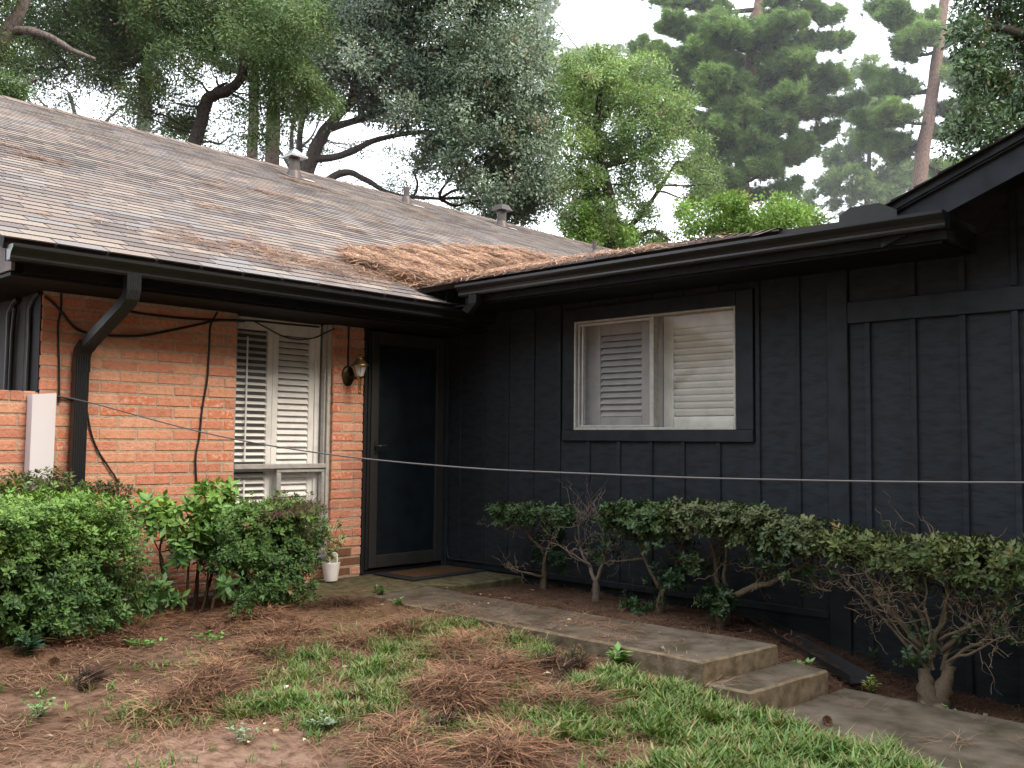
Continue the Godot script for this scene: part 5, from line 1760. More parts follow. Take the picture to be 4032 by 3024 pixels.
	for i in 120:
		var x := rng.randfn(-2.1, 0.17)
		w.append(Transform3D(Basis(V(0, 1, 0), rf(0, TAU)) * Basis(V(1, 0, 0), rf(-0.3, 0.3)), V(x, 0.645 + rf(-0.015, 0.022) - 0.15 * absf(x + 2.0), rf(0.4, 0.88))))
		t.append(vary(Color(0.17, 0.1, 0.075), 0.35))
	for i in 7:
		w.append(Transform3D(Basis(V(0, 0, 1), PI / 2 + rf(-0.2, 0.2)), V(-2.08 + rf(-0.03, 0.03), rf(0.36, 0.62), 0.9)))
		t.append(vary(Color(0.2, 0.12, 0.08), 0.3))
	var s := scatter("straw_tangle", mesh, w, t)
	s.multimesh.mesh.surface_set_material(0, M.needle_litter)
	tag(s, "brown tangle of dry straw lying on the shrub below the tall window", "straw", "", "stuff")


func build_right_shrubs() -> void:
	var holly := holly_sprig(8, 0.036)
	var cam := sprig(7, 0.04, 0.02, 0.035, 0.12)
	var g := "clipped hollies along the dark wall"
	var wood := Color(0.17, 0.128, 0.088)
	var grey := Color(0.21, 0.165, 0.13)
	var lo := Color(0.018, 0.048, 0.016)
	var hi := Color(0.065, 0.1, 0.03)
	var h := func(x: float, z: float) -> Vector3: return V(x, height(x, z) - 0.03, z)
	shrub("holly_shrub", "small flat-topped holly nearest the door, with one bare stub low on its trunk", g,
		[[h.call(-0.18, 1.3), V(-0.2, 0.22, 1.34), 0.034, 0.02], [V(-0.2, 0.22, 1.34), V(-0.3, 0.46, 1.16), 0.018, 0.008], [V(-0.2, 0.2, 1.34), V(-0.32, 0.46, 1.52), 0.016, 0.008], [V(-0.19, 0.05, 1.32), V(-0.5, 0.14, 1.2), 0.014, 0.007], [V(-0.3, 0.44, 1.2), V(-0.45, 0.44, 1.0), 0.009, 0.004]], holly, M.leaf_glossy,
		[[-0.36, 0.52, 1.14, 0.16, 0.06, 0.2, 120], [-0.36, 0.53, 1.56, 0.15, 0.06, 0.2, 90], [-0.3, 0.35, 1.48, 0.12, 0.12, 0.12, 60], [-0.3, 0.2, 1.5, 0.08, 0.06, 0.1, 20]], lo, hi, 0.2, 0.6, wood, 7, 0.22, 0.6)
	shrub("holly_shrub", "nearly leafless twiggy holly, second from the door", g,
		[[h.call(-0.28, 1.9), V(-0.28, 0.1, 1.9), 0.04, 0.03], [V(-0.28, 0.08, 1.9), V(-0.32, 0.34, 1.78), 0.02, 0.01], [V(-0.28, 0.08, 1.9), V(-0.34, 0.36, 2.06), 0.02, 0.01], [V(-0.32, 0.32, 1.78), V(-0.42, 0.58, 1.86), 0.01, 0.004], [V(-0.34, 0.34, 2.06), V(-0.42, 0.6, 1.98), 0.012, 0.005], [V(-0.3, 0.2, 1.86), V(-0.5, 0.36, 1.66), 0.009, 0.004]], holly, M.leaf_glossy,
		[[-0.4, 0.36, 2.08, 0.12, 0.06, 0.08, 14], [-0.4, 0.56, 2.12, 0.1, 0.05, 0.08, 30]], lo, hi, 0.2, 0.6, grey, 13, 0.24, 0.6)
	shrub("holly_shrub", "holly with a wide dark flat-clipped top under the wide window", g,
		[[h.call(-0.32, 2.47), V(-0.32, 0.1, 2.5), 0.044, 0.026], [V(-0.32, 0.08, 2.5), V(-0.38, 0.5, 2.3), 0.02, 0.008], [V(-0.32, 0.08, 2.5), V(-0.38, 0.52, 2.75), 0.018, 0.008], [V(-0.35, 0.3, 2.4), V(-0.5, 0.28, 2.2), 0.01, 0.004]], holly, M.leaf_glossy,
		[[-0.4, 0.57, 2.42, 0.2, 0.08, 0.3, 620], [-0.42, 0.46, 2.55, 0.16, 0.1, 0.22, 70], [-0.42, 0.2, 2.62, 0.12, 0.06, 0.14, 40], [-0.46, 0.02, 2.42, 0.1, 0.06, 0.12, 30]], lo, hi, 0.0, 0.62, wood, 9, 0.2, 0.6)
	shrub("holly_shrub", "gnarled holly by the steps with a swollen forked trunk and a limb reaching right", g,
		[[h.call(-0.26, 2.92), V(-0.27, 0.06, 2.95), 0.062, 0.045], [h.call(-0.4, 2.98), V(-0.3, 0.0, 2.96), 0.035, 0.03], [V(-0.28, 0.04, 2.95), V(-0.38, 0.5, 2.88), 0.026, 0.01], [V(-0.28, 0.04, 2.96), V(-0.4, 0.52, 3.04), 0.022, 0.008], [V(-0.3, 0.1, 2.98), V(-0.42, 0.28, 3.4), 0.028, 0.018], [V(-0.42, 0.28, 3.4), V(-0.46, 0.4, 3.62), 0.016, 0.008], [V(-0.42, 0.3, 3.36), V(-0.46, 0.25, 3.75), 0.01, 0.005]], holly, M.leaf_glossy,
		[[-0.42, 0.6, 2.9, 0.2, 0.08, 0.24, 460], [-0.42, 0.58, 3.22, 0.2, 0.085, 0.2, 430], [-0.42, 0.53, 3.5, 0.18, 0.09, 0.22, 440], [-0.42, 0.42, 3.32, 0.16, 0.1, 0.18, 50], [-0.48, 0.1, 3.0, 0.12, 0.08, 0.1, 70], [-0.42, 0.3, 2.78, 0.12, 0.06, 0.12, 40], [-0.46, 0.32, 3.55, 0.1, 0.05, 0.2, 26]], lo, hi.lerp(Color(0.17, 0.14, 0.07), 0.35), 0.0, 0.64, wood, 10, 0.22, 0.6)
	var clo := Color(0.025, 0.05, 0.016)
	var chi := Color(0.105, 0.125, 0.035)
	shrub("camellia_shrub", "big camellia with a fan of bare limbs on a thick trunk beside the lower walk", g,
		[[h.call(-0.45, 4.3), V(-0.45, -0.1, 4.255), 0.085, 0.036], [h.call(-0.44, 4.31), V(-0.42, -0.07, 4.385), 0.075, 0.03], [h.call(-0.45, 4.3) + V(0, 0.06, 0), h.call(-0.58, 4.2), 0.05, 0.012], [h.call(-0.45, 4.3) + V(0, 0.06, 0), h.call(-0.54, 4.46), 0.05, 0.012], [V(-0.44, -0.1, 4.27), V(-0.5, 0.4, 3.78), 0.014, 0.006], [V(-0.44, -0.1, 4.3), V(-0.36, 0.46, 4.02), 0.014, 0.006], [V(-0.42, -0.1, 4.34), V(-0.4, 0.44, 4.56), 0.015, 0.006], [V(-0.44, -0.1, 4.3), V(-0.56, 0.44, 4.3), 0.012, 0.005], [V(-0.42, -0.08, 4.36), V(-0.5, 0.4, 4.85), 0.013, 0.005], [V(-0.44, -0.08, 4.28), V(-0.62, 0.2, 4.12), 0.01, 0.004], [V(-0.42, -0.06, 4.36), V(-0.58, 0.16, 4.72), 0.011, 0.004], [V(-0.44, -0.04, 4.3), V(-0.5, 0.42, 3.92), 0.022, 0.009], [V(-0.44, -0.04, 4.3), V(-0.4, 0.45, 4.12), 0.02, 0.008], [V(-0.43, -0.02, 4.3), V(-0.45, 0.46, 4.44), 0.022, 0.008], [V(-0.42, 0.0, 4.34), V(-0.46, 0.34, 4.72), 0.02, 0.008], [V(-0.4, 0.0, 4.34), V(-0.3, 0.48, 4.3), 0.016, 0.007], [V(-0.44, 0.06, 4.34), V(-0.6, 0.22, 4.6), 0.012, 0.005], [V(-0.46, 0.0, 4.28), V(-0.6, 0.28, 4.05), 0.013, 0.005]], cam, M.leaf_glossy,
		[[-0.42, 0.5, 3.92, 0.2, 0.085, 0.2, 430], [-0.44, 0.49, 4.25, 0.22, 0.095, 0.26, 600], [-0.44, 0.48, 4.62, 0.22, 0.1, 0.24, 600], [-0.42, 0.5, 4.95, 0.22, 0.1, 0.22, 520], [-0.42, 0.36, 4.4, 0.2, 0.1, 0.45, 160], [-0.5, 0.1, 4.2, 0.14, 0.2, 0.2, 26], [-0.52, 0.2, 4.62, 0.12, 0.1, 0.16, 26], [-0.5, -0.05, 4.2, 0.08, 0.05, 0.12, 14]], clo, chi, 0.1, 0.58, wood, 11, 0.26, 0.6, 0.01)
	shrub("camellia_shrub", "camellia cut by the right edge, trailing low twigs over the lower walk", g,
		[[h.call(-0.34, 4.98), V(-0.36, 0.1, 5.0), 0.05, 0.03], [V(-0.36, 0.08, 5.0), V(-0.45, 0.46, 4.86), 0.016, 0.007], [V(-0.36, 0.08, 5.0), V(-0.42, 0.46, 5.2), 0.016, 0.007], [V(-0.36, 0.02, 5.0), V(-0.56, 0.14, 4.7), 0.012, 0.004]], cam, M.leaf_glossy,
		[[-0.4, 0.48, 5.2, 0.24, 0.1, 0.24, 380], [-0.5, 0.18, 4.86, 0.12, 0.08, 0.1, 24]], clo, chi, 0.1, 0.58, grey, 8, 0.22, 0.6)


# ---------------------------------------------------------------- trees
var leaf_kinds := {}


func leaf_clump(n: int, r: float, l: float, w: float, flatten := 0.7, droop := 0.0) -> ArrayMesh:
	return clump(n, func(b: MB, _i: int) -> void:
		var p := ball() * r
		p.y *= flatten
		var d := (ball() + p.normalized() * 0.7 + V(0, -droop, 0)).normalized()
		b.leaf(p, d, V(0, 1, 0) + ball() * 0.8, l * rf(0.7, 1.2), w * rf(0.8, 1.1), vary(Color(0.9, 0.92, 0.9), 0.22, 0.08), 0.12))


func needle_tuft(n: int, l: float, w: float) -> ArrayMesh:
	# a brush of needles round the end of a twig that points up the y axis
	return clump(n, func(b: MB, _i: int) -> void:
		var a := rf(0, TAU)
		var t := rf(-0.55, 0.35)
		var d := V(cos(a), rf(0.1, 1.3), sin(a)).normalized()
		var s := d.cross(ball()).normalized() * w
		var at := V(0, t * l * 0.8, 0)
		var e := at + d * l * rf(0.7, 1.05)
		b.tri(at - s, at + s, e, vary(Color(0.9, 0.92, 0.9), 0.2, 0.06)))


func tree_kinds() -> void:
	# mesh, material, clumps per square metre of blob, gap threshold, colours
	leaf_kinds = {
		"oak": [[leaf_clump(24, 0.2, 0.085, 0.04), leaf_clump(22, 0.22, 0.085, 0.04)], "leaf_oak", 600, -0.17, Color(0.11, 0.155, 0.105), Color(0.29, 0.36, 0.26)],
		"feather": [[leaf_clump(30, 0.2, 0.07, 0.022, 0.35), leaf_clump(30, 0.22, 0.07, 0.022, 0.35)], "leaf_tree", 700, -0.2, Color(0.065, 0.11, 0.045), Color(0.18, 0.26, 0.105)],
		"small": [[leaf_clump(18, 0.2, 0.07, 0.035)], "leaf_tree", 260, -0.06, Color(0.05, 0.085, 0.036), Color(0.15, 0.22, 0.085)],
		"elm": [[leaf_clump(30, 0.2, 0.08, 0.036, 0.5), leaf_clump(30, 0.24, 0.085, 0.038, 0.5)], "leaf_tree", 470, -0.1, Color(0.16, 0.25, 0.09), Color(0.36, 0.48, 0.19)],
		"lime": [[leaf_clump(26, 0.18, 0.08, 0.038, 0.6)], "leaf_tree", 640, -0.2, Color(0.16, 0.27, 0.06), Color(0.34, 0.5, 0.13)],
		"glossy": [[leaf_clump(20, 0.18, 0.09, 0.042)], "leaf_oak", 520, -0.2, Color(0.045, 0.085, 0.042), Color(0.13, 0.2, 0.09)],
		"needle": [[needle_tuft(36, 0.19, 0.009), needle_tuft(36, 0.22, 0.009)], "needles", 640, -0.14, Color(0.13, 0.2, 0.075), Color(0.34, 0.45, 0.17)],
	}


func crown_fill(where: Array, tint: Array, kind: String, c: Vector3, r: float, amount := 1.0, flatten := 0.8) -> void:
	var k: Array = leaf_kinds[kind]
	var n := int(k[2] * r * r * amount)
	for i in n:
		var d := ball()
		var at := c + V(d.x * r, d.y * r * flatten, d.z * r) * (0.75 + 0.5 * gaps.get_noise_3dv((c + d * r) * 1.3) + 0.25)
		if gaps.get_noise_3dv(at * 2.4) < k[3] or gaps.get_noise_3dv(at * 0.9 + V(50, 0, 0)) < k[3] - 0.12:
			continue
		var j: int = rng.randi() % where.size()
		var out := (d + ball() * 0.8 + V(0, 0.5, 0)).normalized()
		var s := rf(0.6, 1.4)
		where[j].append(Transform3D(Basis(Quaternion(Vector3.UP, out)) * Basis(Vector3.UP, rf(0, TAU)) * Basis.from_scale(Vector3.ONE * s), at))
		var mixed := clampf(0.5 + 0.9 * gaps.get_noise_3dv(at * 1.7 + V(0, 30, 0)) + rf(-0.3, 0.3), 0, 1)
		tint[j].append(vary((k[4] as Color).lerp(k[5], mixed) if rng.randf() > 0.02 else Color(0.22, 0.14, 0.08), 0.22, 0.1))


func crown_parts(root: Node3D, kind: String, where: Array, tint: Array) -> void:
	var k: Array = leaf_kinds[kind]
	for j in where.size():
		if where[j].size():
			var o := scatter("crown", k[0][j], where[j], tint[j], root)
			o.multimesh.mesh.surface_set_material(0, M[k[1]])


func thin(path: Array, r0: float, r1: float) -> Array:
	var r := []
	for i in path.size():
		r.append(lerpf(r0, r1, float(i) / (path.size() - 1)))
	return r


func tree(called: String, label: String, group: String, kind: String, trunk: Array, r: float, limbs: Array, blobs: Array) -> void:
	var root := bare(called)
	tag(root, label, "tree", group)
	var bark := Color(0.11, 0.092, 0.082)
	if called == "pine_tree":
		bark = Color(0.17, 0.11, 0.085)
	elif called == "leaning_tree":
		bark = Color(0.2, 0.165, 0.15)
	elif called == "elm_tree":
		bark = Color(0.1, 0.075, 0.055)
	var b := MB.new()
	var path := smooth(trunk, 6)
	# run the trunk down to the ground
	var foot: Vector3 = path[0]
	path.push_front(V(foot.x + 0.05, -0.6, foot.z))
	b.tube(path, thin(path, r * 1.2, r * 0.35), 10, bark, 0.07)
	part("trunk", b, M.bark, root)
	var nodes := path.duplicate()
	var lb := MB.new()
	for l in limbs:
		var q := smooth(l, 5)
		lb.tube(q, thin(q, r * 0.5, r * 0.16), 7, bark, 0.08)
		nodes.append_array(q)
	for q in blobs:
		var c := V(q[0], q[1], q[2])
		var near: Vector3 = nodes[0]
		for p in nodes:
			if p.distance_squared_to(c) + 2.0 * maxf(0.0, p.y - c.y) < near.distance_squared_to(c) + 2.0 * maxf(0.0, near.y - c.y):
				near = p
		var bent := branch(lb, near, c, r * 0.2, r * 0.07, 0.06, bark, 5)
		twigs(lb, bent, r * 0.06, 4, q[3] * 0.9, bark)
	part("limbs", lb, M.bark, root)
	var w := []
	var t := []
	for j in leaf_kinds[kind][0].size():
		w.append([])
		t.append([])
	for q in blobs:
		crown_fill(w, t, kind, V(q[0], q[1], q[2]), q[3] * 1.15)
	crown_parts(root, kind, w, t)


# a pine with bare limbs that carry needle brushes on their outer parts: limbs are [foot, tip]
func pine(called: String, label: String, trunk: Array, r: float, limbs: Array, thick := false) -> void:
	var root := bare(called)
	tag(root, label, "tree", "trees behind the house")
	var bark := Color(0.34, 0.22, 0.175)
	var b := MB.new()
	var path := smooth(trunk, 6)
	var foot: Vector3 = path[0]
	path.push_front(V(foot.x, -0.6, foot.z))
	b.tube(path, thin(path, r * 1.1, r * 0.45), 12, bark, 0.05)
	part("trunk", b, M.bark, root)
	var lb := MB.new()
	var w := [[], []]
	var t := [[], []]
	var all := limbs.duplicate()
	if thick:
		# lesser limbs between the main ones, some towards and some away from the front
		for i in limbs.size() + 4:
			var at_limb := mini(int(i * 0.8), limbs.size() - 2)
			var a0: Vector3 = limbs[at_limb][0].lerp(limbs[at_limb + 1][0], rf(0.2, 0.8))
			var reach := rf(0.8, 2.3)
			var turn := rf(0, TAU)
			all.append([a0, a0 + V(cos(turn), rf(0.05, 0.35), sin(turn)) * reach])
	for l in all:
		var a: Vector3 = l[0]
		var e: Vector3 = l[1]
		var len := a.distance_to(e)
		var sag := [a, a.lerp(e, 0.35) - V(0, 0.06 * len, 0), a.lerp(e, 0.7) - V(0, 0.04 * len, 0), e]
		var q := smooth(sag, 5)
		lb.tube(q, thin(q, r * 0.3, r * 0.08), 6, Color(0.09, 0.065, 0.055), 0.08)
		# twigs fan out to both sides, each ending in brushes
		var n := int(6 + len * 6.0)
		for i in n:
			var f := lerpf(0.3, 1.0, float(i) / (n - 1))
			var p: Vector3 = q[int(f * (q.size() - 1))]
			var dir := (e - a).normalized()
			var side := dir.cross(Vector3.UP).normalized() * (1.0 if i % 2 else -1.0)
			var d := (dir * 0.7 + side * rf(0.2, 1.0) + V(0, rf(0.05, 0.5), 0)).normalized() * rf(0.35, 0.8) * (1.15 - 0.4 * f)
			lb.tube([p, p + d * 0.5 + V(0, 0.03, 0), p + d], [r * 0.07, r * 0.05, r * 0.03], 4, Color(0.1, 0.07, 0.055))
			for k in 21:
				var at := p + d * (1.0 if k < 13 else rf(0.3, 1.0)) + ball() * (0.17 if k < 14 else 0.26)
				at.y += 0.06
				var j := rng.randi() % 2
				var out := (d.normalized() * 0.7 + V(0, 0.9, 0) + ball() * 0.7).normalized()
				w[j].append(Transform3D(Basis(Quaternion(Vector3.UP, out)) * Basis.from_scale(Vector3.ONE * rf(0.8, 1.3)), at))
				var col := Color(0.12, 0.2, 0.07).lerp(Color(0.34, 0.48, 0.16), clampf(0.5 + gaps.get_noise_3dv(at * 1.4) + rf(-0.35, 0.35), 0, 1))
				t[j].append(vary(col, 0.15, 0.06))
	part("limbs", lb, M.bark, root)
	crown_parts(root, "needle", w, t)


# the wood that stands round the garden on the other sides, which keeps low sky off the walls
func build_woodland() -> void:
	var root := bare("woodland")
	tag(root, "wood of tall broadleaf trees standing round the front garden, behind the viewer", "woodland", "", "stuff")
	var mesh := leaf_clump(26, 0.75, 0.34, 0.17)
	var w := []
	var t := []
	var b := MB.new()
	for i in 34:
		var a := lerpf(-0.15, 3.6, i / 33.0)
		# angle from +x through +z to -x, round a point in the garden
		var rad := rf(17.0, 24.0)
		var at := V(-3.0 + cos(a) * rad, -0.9, 4.0 + sin(a) * rad)
		if at.x > 2.0 and at.z < 9.0:
			continue
		var h := rf(13.0, 16.5)
		b.tube([at, at + V(0.1, h * 0.4, 0), at + V(0, h * 0.8, 0.2)], [0.24, 0.18, 0.08], 8, Color(0.12, 0.09, 0.07), 0.06)
		for k in 460:
			var d := ball()
			w.append(Transform3D(Basis(ball().normalized(), rf(0, TAU)), at + V(d.x * 3.1, h * 0.56 + d.y * h * 0.46, d.z * 3.1)))
			t.append(vary(Color(0.06, 0.1, 0.035).lerp(Color(0.15, 0.21, 0.08), rng.randf()), 0.15))
	part("trunks", b, M.bark, root)
	scatter("leaves", mesh, w, t, root).multimesh.mesh.surface_set_material(0, M.leaf_tree)


# added fog boxes that imitate lens glare from the bright sky over the trees
func build_glare_veil() -> void:
	var m := FogMaterial.new()
	m.density = 0.008
	m.albedo = Color(0.96, 0.97, 1.0)
	# behind the main roof, and to the right of the house
	for q in [[V(10, 12, -34.6), V(90, 26, 52)], [V(36.8, 12, 2.5), V(50, 26, 22)]]:
		var f := FogVolume.new()
		f.name = named(self, "glare_veil")
		f.shape = RenderingServer.FOG_VOLUME_SHAPE_BOX
		f.position = q[0]
		f.size = q[1]
		f.material = m
		f.set_meta("kind", "stuff")
		f.set_meta("label", "added pale fog imitating lens glare over the trees behind the house")
		add_child(f)


# limbs of the two tall pines: foot on the trunk, tip
var L1 = [[V(19.07, 13.99, -7.38), V(17.57, 14.4, -9.65)],
		[V(19.06, 14.26, -7.37), V(20.04, 13.5, -5.68)],
		[V(19.03, 13.3, -7.49), V(16.48, 12.97, -8.74)],
		[V(19.01, 13.02, -7.54), V(21.4, 13.23, -5.88)],
		[V(18.99, 12.75, -7.58), V(16.64, 12.35, -7.18)],
		[V(19.02, 13.16, -7.51), V(17.86, 12.56, -5.88)],
		[V(18.96, 12.06, -7.67), V(17.26, 12.92, -10.11)],
		[V(18.97, 11.99, -7.67), V(16.56, 11.91, -8.03)],
		[V(18.96, 11.78, -7.7), V(18.45, 11.7, -5.91)],
		[V(18.96, 11.78, -7.7), V(21.18, 11.86, -6.08)],
		[V(18.95, 11.1, -7.76), V(18.02, 12, -10.12)],
		[V(18.96, 10.96, -7.77), V(16.53, 11.07, -7.41)],
		[V(18.95, 10.82, -7.79), V(18.14, 10.66, -6.04)],
		[V(18.96, 10.89, -7.77), V(21.22, 11.13, -5.67)],
		[V(18.97, 10.13, -7.84), V(18.62, 11.22, -9.85)],
		[V(18.96, 10, -7.85), V(18.19, 9.95, -6.35)],
		[V(18.97, 9.86, -7.86), V(21.35, 10.42, -6.47)],
		[V(18.97, 9.72, -7.87), V(17.03, 9.77, -7.72)],
		[V(18.98, 9.17, -7.91), V(19.69, 9.41, -6.56)],
		[V(18.98, 9.03, -7.91), V(18.68, 9.61, -9.06)],
		[V(18.99, 8.9, -7.92), V(18.07, 8.74, -6.72)],
		[V(19, 8.35, -7.96), V(20.47, 8.73, -7.26)],
		[V(19, 8.35, -7.96), V(17.71, 8.48, -7.84)],
		[V(19.06, 15.09, -7.29), V(17.91, 15.31, -9.21)],
		[V(19.06, 15.22, -7.29), V(20.82, 15.21, -6.17)],
		[V(19.06, 16.18, -7.21), V(18.19, 16.31, -8.1)],
		[V(19.06, 16.18, -7.21), V(19.9, 16.33, -6.3)]]
var L2 = [[V(20.78, 12.41, -2.83), V(19.99, 13.15, -4.17)],
		[V(20.78, 12.35, -2.83), V(19.33, 12.6, -3.46)],
		[V(20.77, 12.16, -2.85), V(19.3, 11.85, -2.97)],
		[V(20.76, 12.03, -2.88), V(22.04, 12.83, -2.62)],
		[V(20.76, 11.96, -2.89), V(20.69, 12.03, -3.68)],
		[V(20.74, 11.71, -2.92), V(21.98, 11.7, -2.5)],
		[V(20.74, 11.45, -2.95), V(20.73, 10.76, -2.29)],
		[V(20.72, 10.94, -3.02), V(20.77, 11.04, -4.12)],
		[V(20.7, 10.81, -3.05), V(21.16, 11.7, -4.67)],
		[V(20.71, 10.62, -3.06), V(22.16, 10.4, -2.71)],
		[V(20.69, 10.3, -3.1), V(20.36, 10.18, -4.62)],
		[V(20.68, 9.98, -3.14), V(19.13, 9.89, -3.61)],
		[V(20.67, 9.66, -3.18), V(20.74, 9.3, -3.87)],
		[V(20.68, 9.73, -3.16), V(21.79, 9.84, -2.72)],
		[V(20.67, 9.41, -3.21), V(20.77, 9.58, -4.54)],
		[V(20.83, 13.88, -2.64), V(20.07, 14.25, -3.41)],
		[V(20.85, 14.14, -2.6), V(21.46, 14.53, -1.92)],
		[V(20.65, 8.9, -3.27), V(21.86, 8.7, -2.89)]]


func _ready() -> void:
	# camera
	var cam := Camera3D.new()
	cam.name = "camera"
	cam.fov = 44.37
	cam.near = 0.05
	cam.far = 400.0
	cam.position = V(-5.6668, 1.0849, 6.1727)
	cam.rotation = V(0.060974, -0.809972, 0.009835)
	add_child(cam)
	cam.current = true
	# overcast sky, soft weak sun from behind the camera's right
	var sky_mat := ProceduralSkyMaterial.new()
	sky_mat.sky_top_color = Color(0.93, 0.96, 1.0)
	sky_mat.sky_horizon_color = Color(0.98, 0.98, 1.0)
	sky_mat.sky_curve = 0.15
	sky_mat.ground_bottom_color = Color(0.3, 0.28, 0.24)
	sky_mat.ground_horizon_color = Color(0.6, 0.6, 0.58)
	sky_mat.use_debanding = false
	var sky := Sky.new()
	sky.sky_material = sky_mat
	var env := Environment.new()
	env.background_mode = Environment.BG_SKY
	env.sky = sky
	env.background_energy_multiplier = 1.0
	env.tonemap_mode = Environment.TONE_MAPPER_LINEAR
	env.tonemap_exposure = 3.9
	env.volumetric_fog_enabled = true
	env.volumetric_fog_density = 0.0
	env.sdfgi_enabled = true
	env.ssao_enabled = true
	env.ssil_enabled = true
	var world := WorldEnvironment.new()
	world.name = "world"
	world.environment = env
	add_child(world)
	var sun := DirectionalLight3D.new()
	sun.name = "sun"
	sun.light_color = Color(1.0, 0.95, 0.88)
	sun.light_energy = 0.35
	sun.light_angular_distance = 25.0
	sun.shadow_enabled = true
	sun.basis = Basis.looking_at(V(-0.15, -0.75, -0.75).normalized(), Vector3.UP)
	add_child(sun)

	rng.seed = 20240611
	gaps.seed = 5
	gaps.frequency = 0.55
	gaps.fractal_octaves = 3
	bumps.seed = 11
	bumps.frequency = 0.35
	bumps.fractal_octaves = 4
	materials()

	# structure
	build_ground()
	build_paths()
	house = bare("house")
	tag(house, "single-storey house with orange brick, near-black siding and a brown shingle roof", "house")
	build_brick()
	build_siding()
	build_roof()
	build_gutters()
	build_window_tall()
	build_window_wide()
	build_door()
	build_vents()
	build_low_wall()
	# trees beyond the house
	tree_kinds()
	tree("live_oak", "large grey-green oak leaning over the roof ridge, with long low limbs", "trees behind the house", "oak",
		[V(6.09, 4.48, -11.69), V(6.06, 6.44, -11.55), V(6.17, 7.31, -11.35), V(6.37, 7.99, -11.08), V(6.73, 8.61, -10.65), V(7.4, 9.44, -9.87)], 0.19,
		[[V(6.06, 6.44, -11.55), V(5.98, 7.36, -11.55), V(6, 8.29, -11.45), V(6.19, 9.53, -11.14), V(6.2, 10.66, -11.03)],
		[V(6.17, 7.31, -11.35), V(6.65, 7.42, -10.84), V(7.2, 7.79, -10.23), V(7.98, 7.96, -9.4), V(8.77, 7.81, -8.58)],
		[V(6.33, 6.75, -11.24), V(6.71, 7.04, -10.82), V(7.03, 6.88, -10.49), V(7.48, 6.56, -10.05), V(8.19, 6.47, -9.3)],
		[V(6.37, 7.99, -11.08), V(7.03, 8.31, -10.36), V(7.86, 8.83, -9.45), V(8.99, 8.95, -8.24)],
		[V(6.73, 8.61, -10.65), V(6.82, 9.64, -10.46), V(7.27, 10.58, -9.91)],
		[V(7.4, 9.44, -9.87), V(8.23, 9.97, -8.96), V(9, 10.29, -8.12)]],
		[[5.75, 10.15, -10.53, 0.9], [6.86, 10.26, -10.37, 1.14], [8.09, 10.58, -10.07, 1.28], [8.19, 10.23, -8.47, 1.22], [9.28, 10.34, -8.33, 0.89], [6.15, 9.05, -10.21, 0.8], [7.27, 9.18, -10.03, 0.93], [8.52, 9.31, -9.73, 1.12], [8.53, 8.92, -8.22, 1.07], [9.56, 9.09, -8.14, 0.84], [8.07, 7.84, -8.3, 0.8], [9.12, 7.92, -8.21, 0.98], [10.03, 8.48, -8.21, 0.64], [8.71, 6.89, -8.22, 0.76], [9.71, 6.99, -8.18, 0.84], [7.93, 7.14, -8.5, 0.55], [9.84, 6.39, -7.59, 0.57], [9.78, 6.34, -8.67, 0.59], [7.9, 7.69, -9, 0.46], [8.05, 7.44, -9.87, 0.29], [7.09, 8.07, -9.3, 0.42], [7.03, 8.46, -10.36, 0.31], [6.21, 9.91, -12.1, 0.75], [5.79, 8.52, -11.14, 0.46], [6.48, 11.98, -11.12, 1.26], [6.98, 11.56, -9.11, 1.4], [8.57, 11.73, -8.45, 1.24]])
	tree("cedar_elm", "dark feathery tree with an S-shaped black trunk left of the tall roof vent", "trees behind the house", "feather",
		[V(2.45, 4.65, -9.68), V(2.45, 6.23, -9.55), V(2.52, 6.8, -9.43), V(2.59, 7.22, -9.31), V(2.81, 7.35, -9.07), V(2.97, 7.59, -8.88), V(2.98, 7.92, -8.84), V(2.86, 8.17, -8.95), V(2.87, 8.57, -8.9), V(2.94, 9.16, -8.77)], 0.115,
		[[V(2.59, 7.22, -9.31), V(2.69, 7.4, -9.19), V(2.81, 7.51, -9.06)],
		[V(2.86, 8.17, -8.95), V(2.48, 8.15, -9.35), V(2.01, 8.23, -9.83), V(1.56, 7.97, -10.32), V(0.83, 7.71, -11.12)],
		[V(2.98, 7.92, -8.84), V(3.3, 7.9, -8.51), V(3.64, 8, -8.14)],
		[V(2.87, 8.57, -8.9), V(2.33, 8.82, -9.45), V(1.63, 8.97, -10.17)],
		[V(1.85, 8.06, -10.02), V(1.63, 7.85, -10.27), V(1.23, 7.72, -10.7)]],
		[[-0.04, 8.31, -10.96, 0.64], [0.78, 8.63, -11.09, 0.79], [1.71, 8.86, -11.11, 0.83], [1.89, 8.45, -9.43, 0.78], [2.79, 8.81, -9.46, 0.77], [2.84, 8.19, -7.94, 0.76], [3.67, 8.59, -8.06, 0.5], [0.72, 8.33, -12.2, 0.52], [0.91, 7.7, -10.52, 0.53], [1.78, 7.86, -10.61, 0.55], [1.85, 7.54, -9.04, 0.52], [2.58, 7.74, -9.27, 0.38], [3.67, 8.02, -9.12, 0.52], [3.47, 7.37, -7.87, 0.45], [0.86, 7.55, -11.61, 0.36], [1.11, 7.01, -9.87, 0.32], [2.01, 7.18, -9.93, 0.35], [2.64, 7.09, -10.29, 0.37], [3.03, 7.08, -8.35, 0.33], [3.71, 7.03, -8.66, 0.34], [-0.05, 7.43, -11.05, 0.32], [4.03, 7.13, -7.81, 0.29], [3.11, 7.36, -9.77, 0.33], [3.07, 6.46, -8.37, 0.28], [1.89, 7.01, -10.58, 0.29], [0.74, 9.36, -10.05, 0.96], [2.16, 9.82, -9.53, 1], [3.46, 9.93, -9.18, 0.78]])
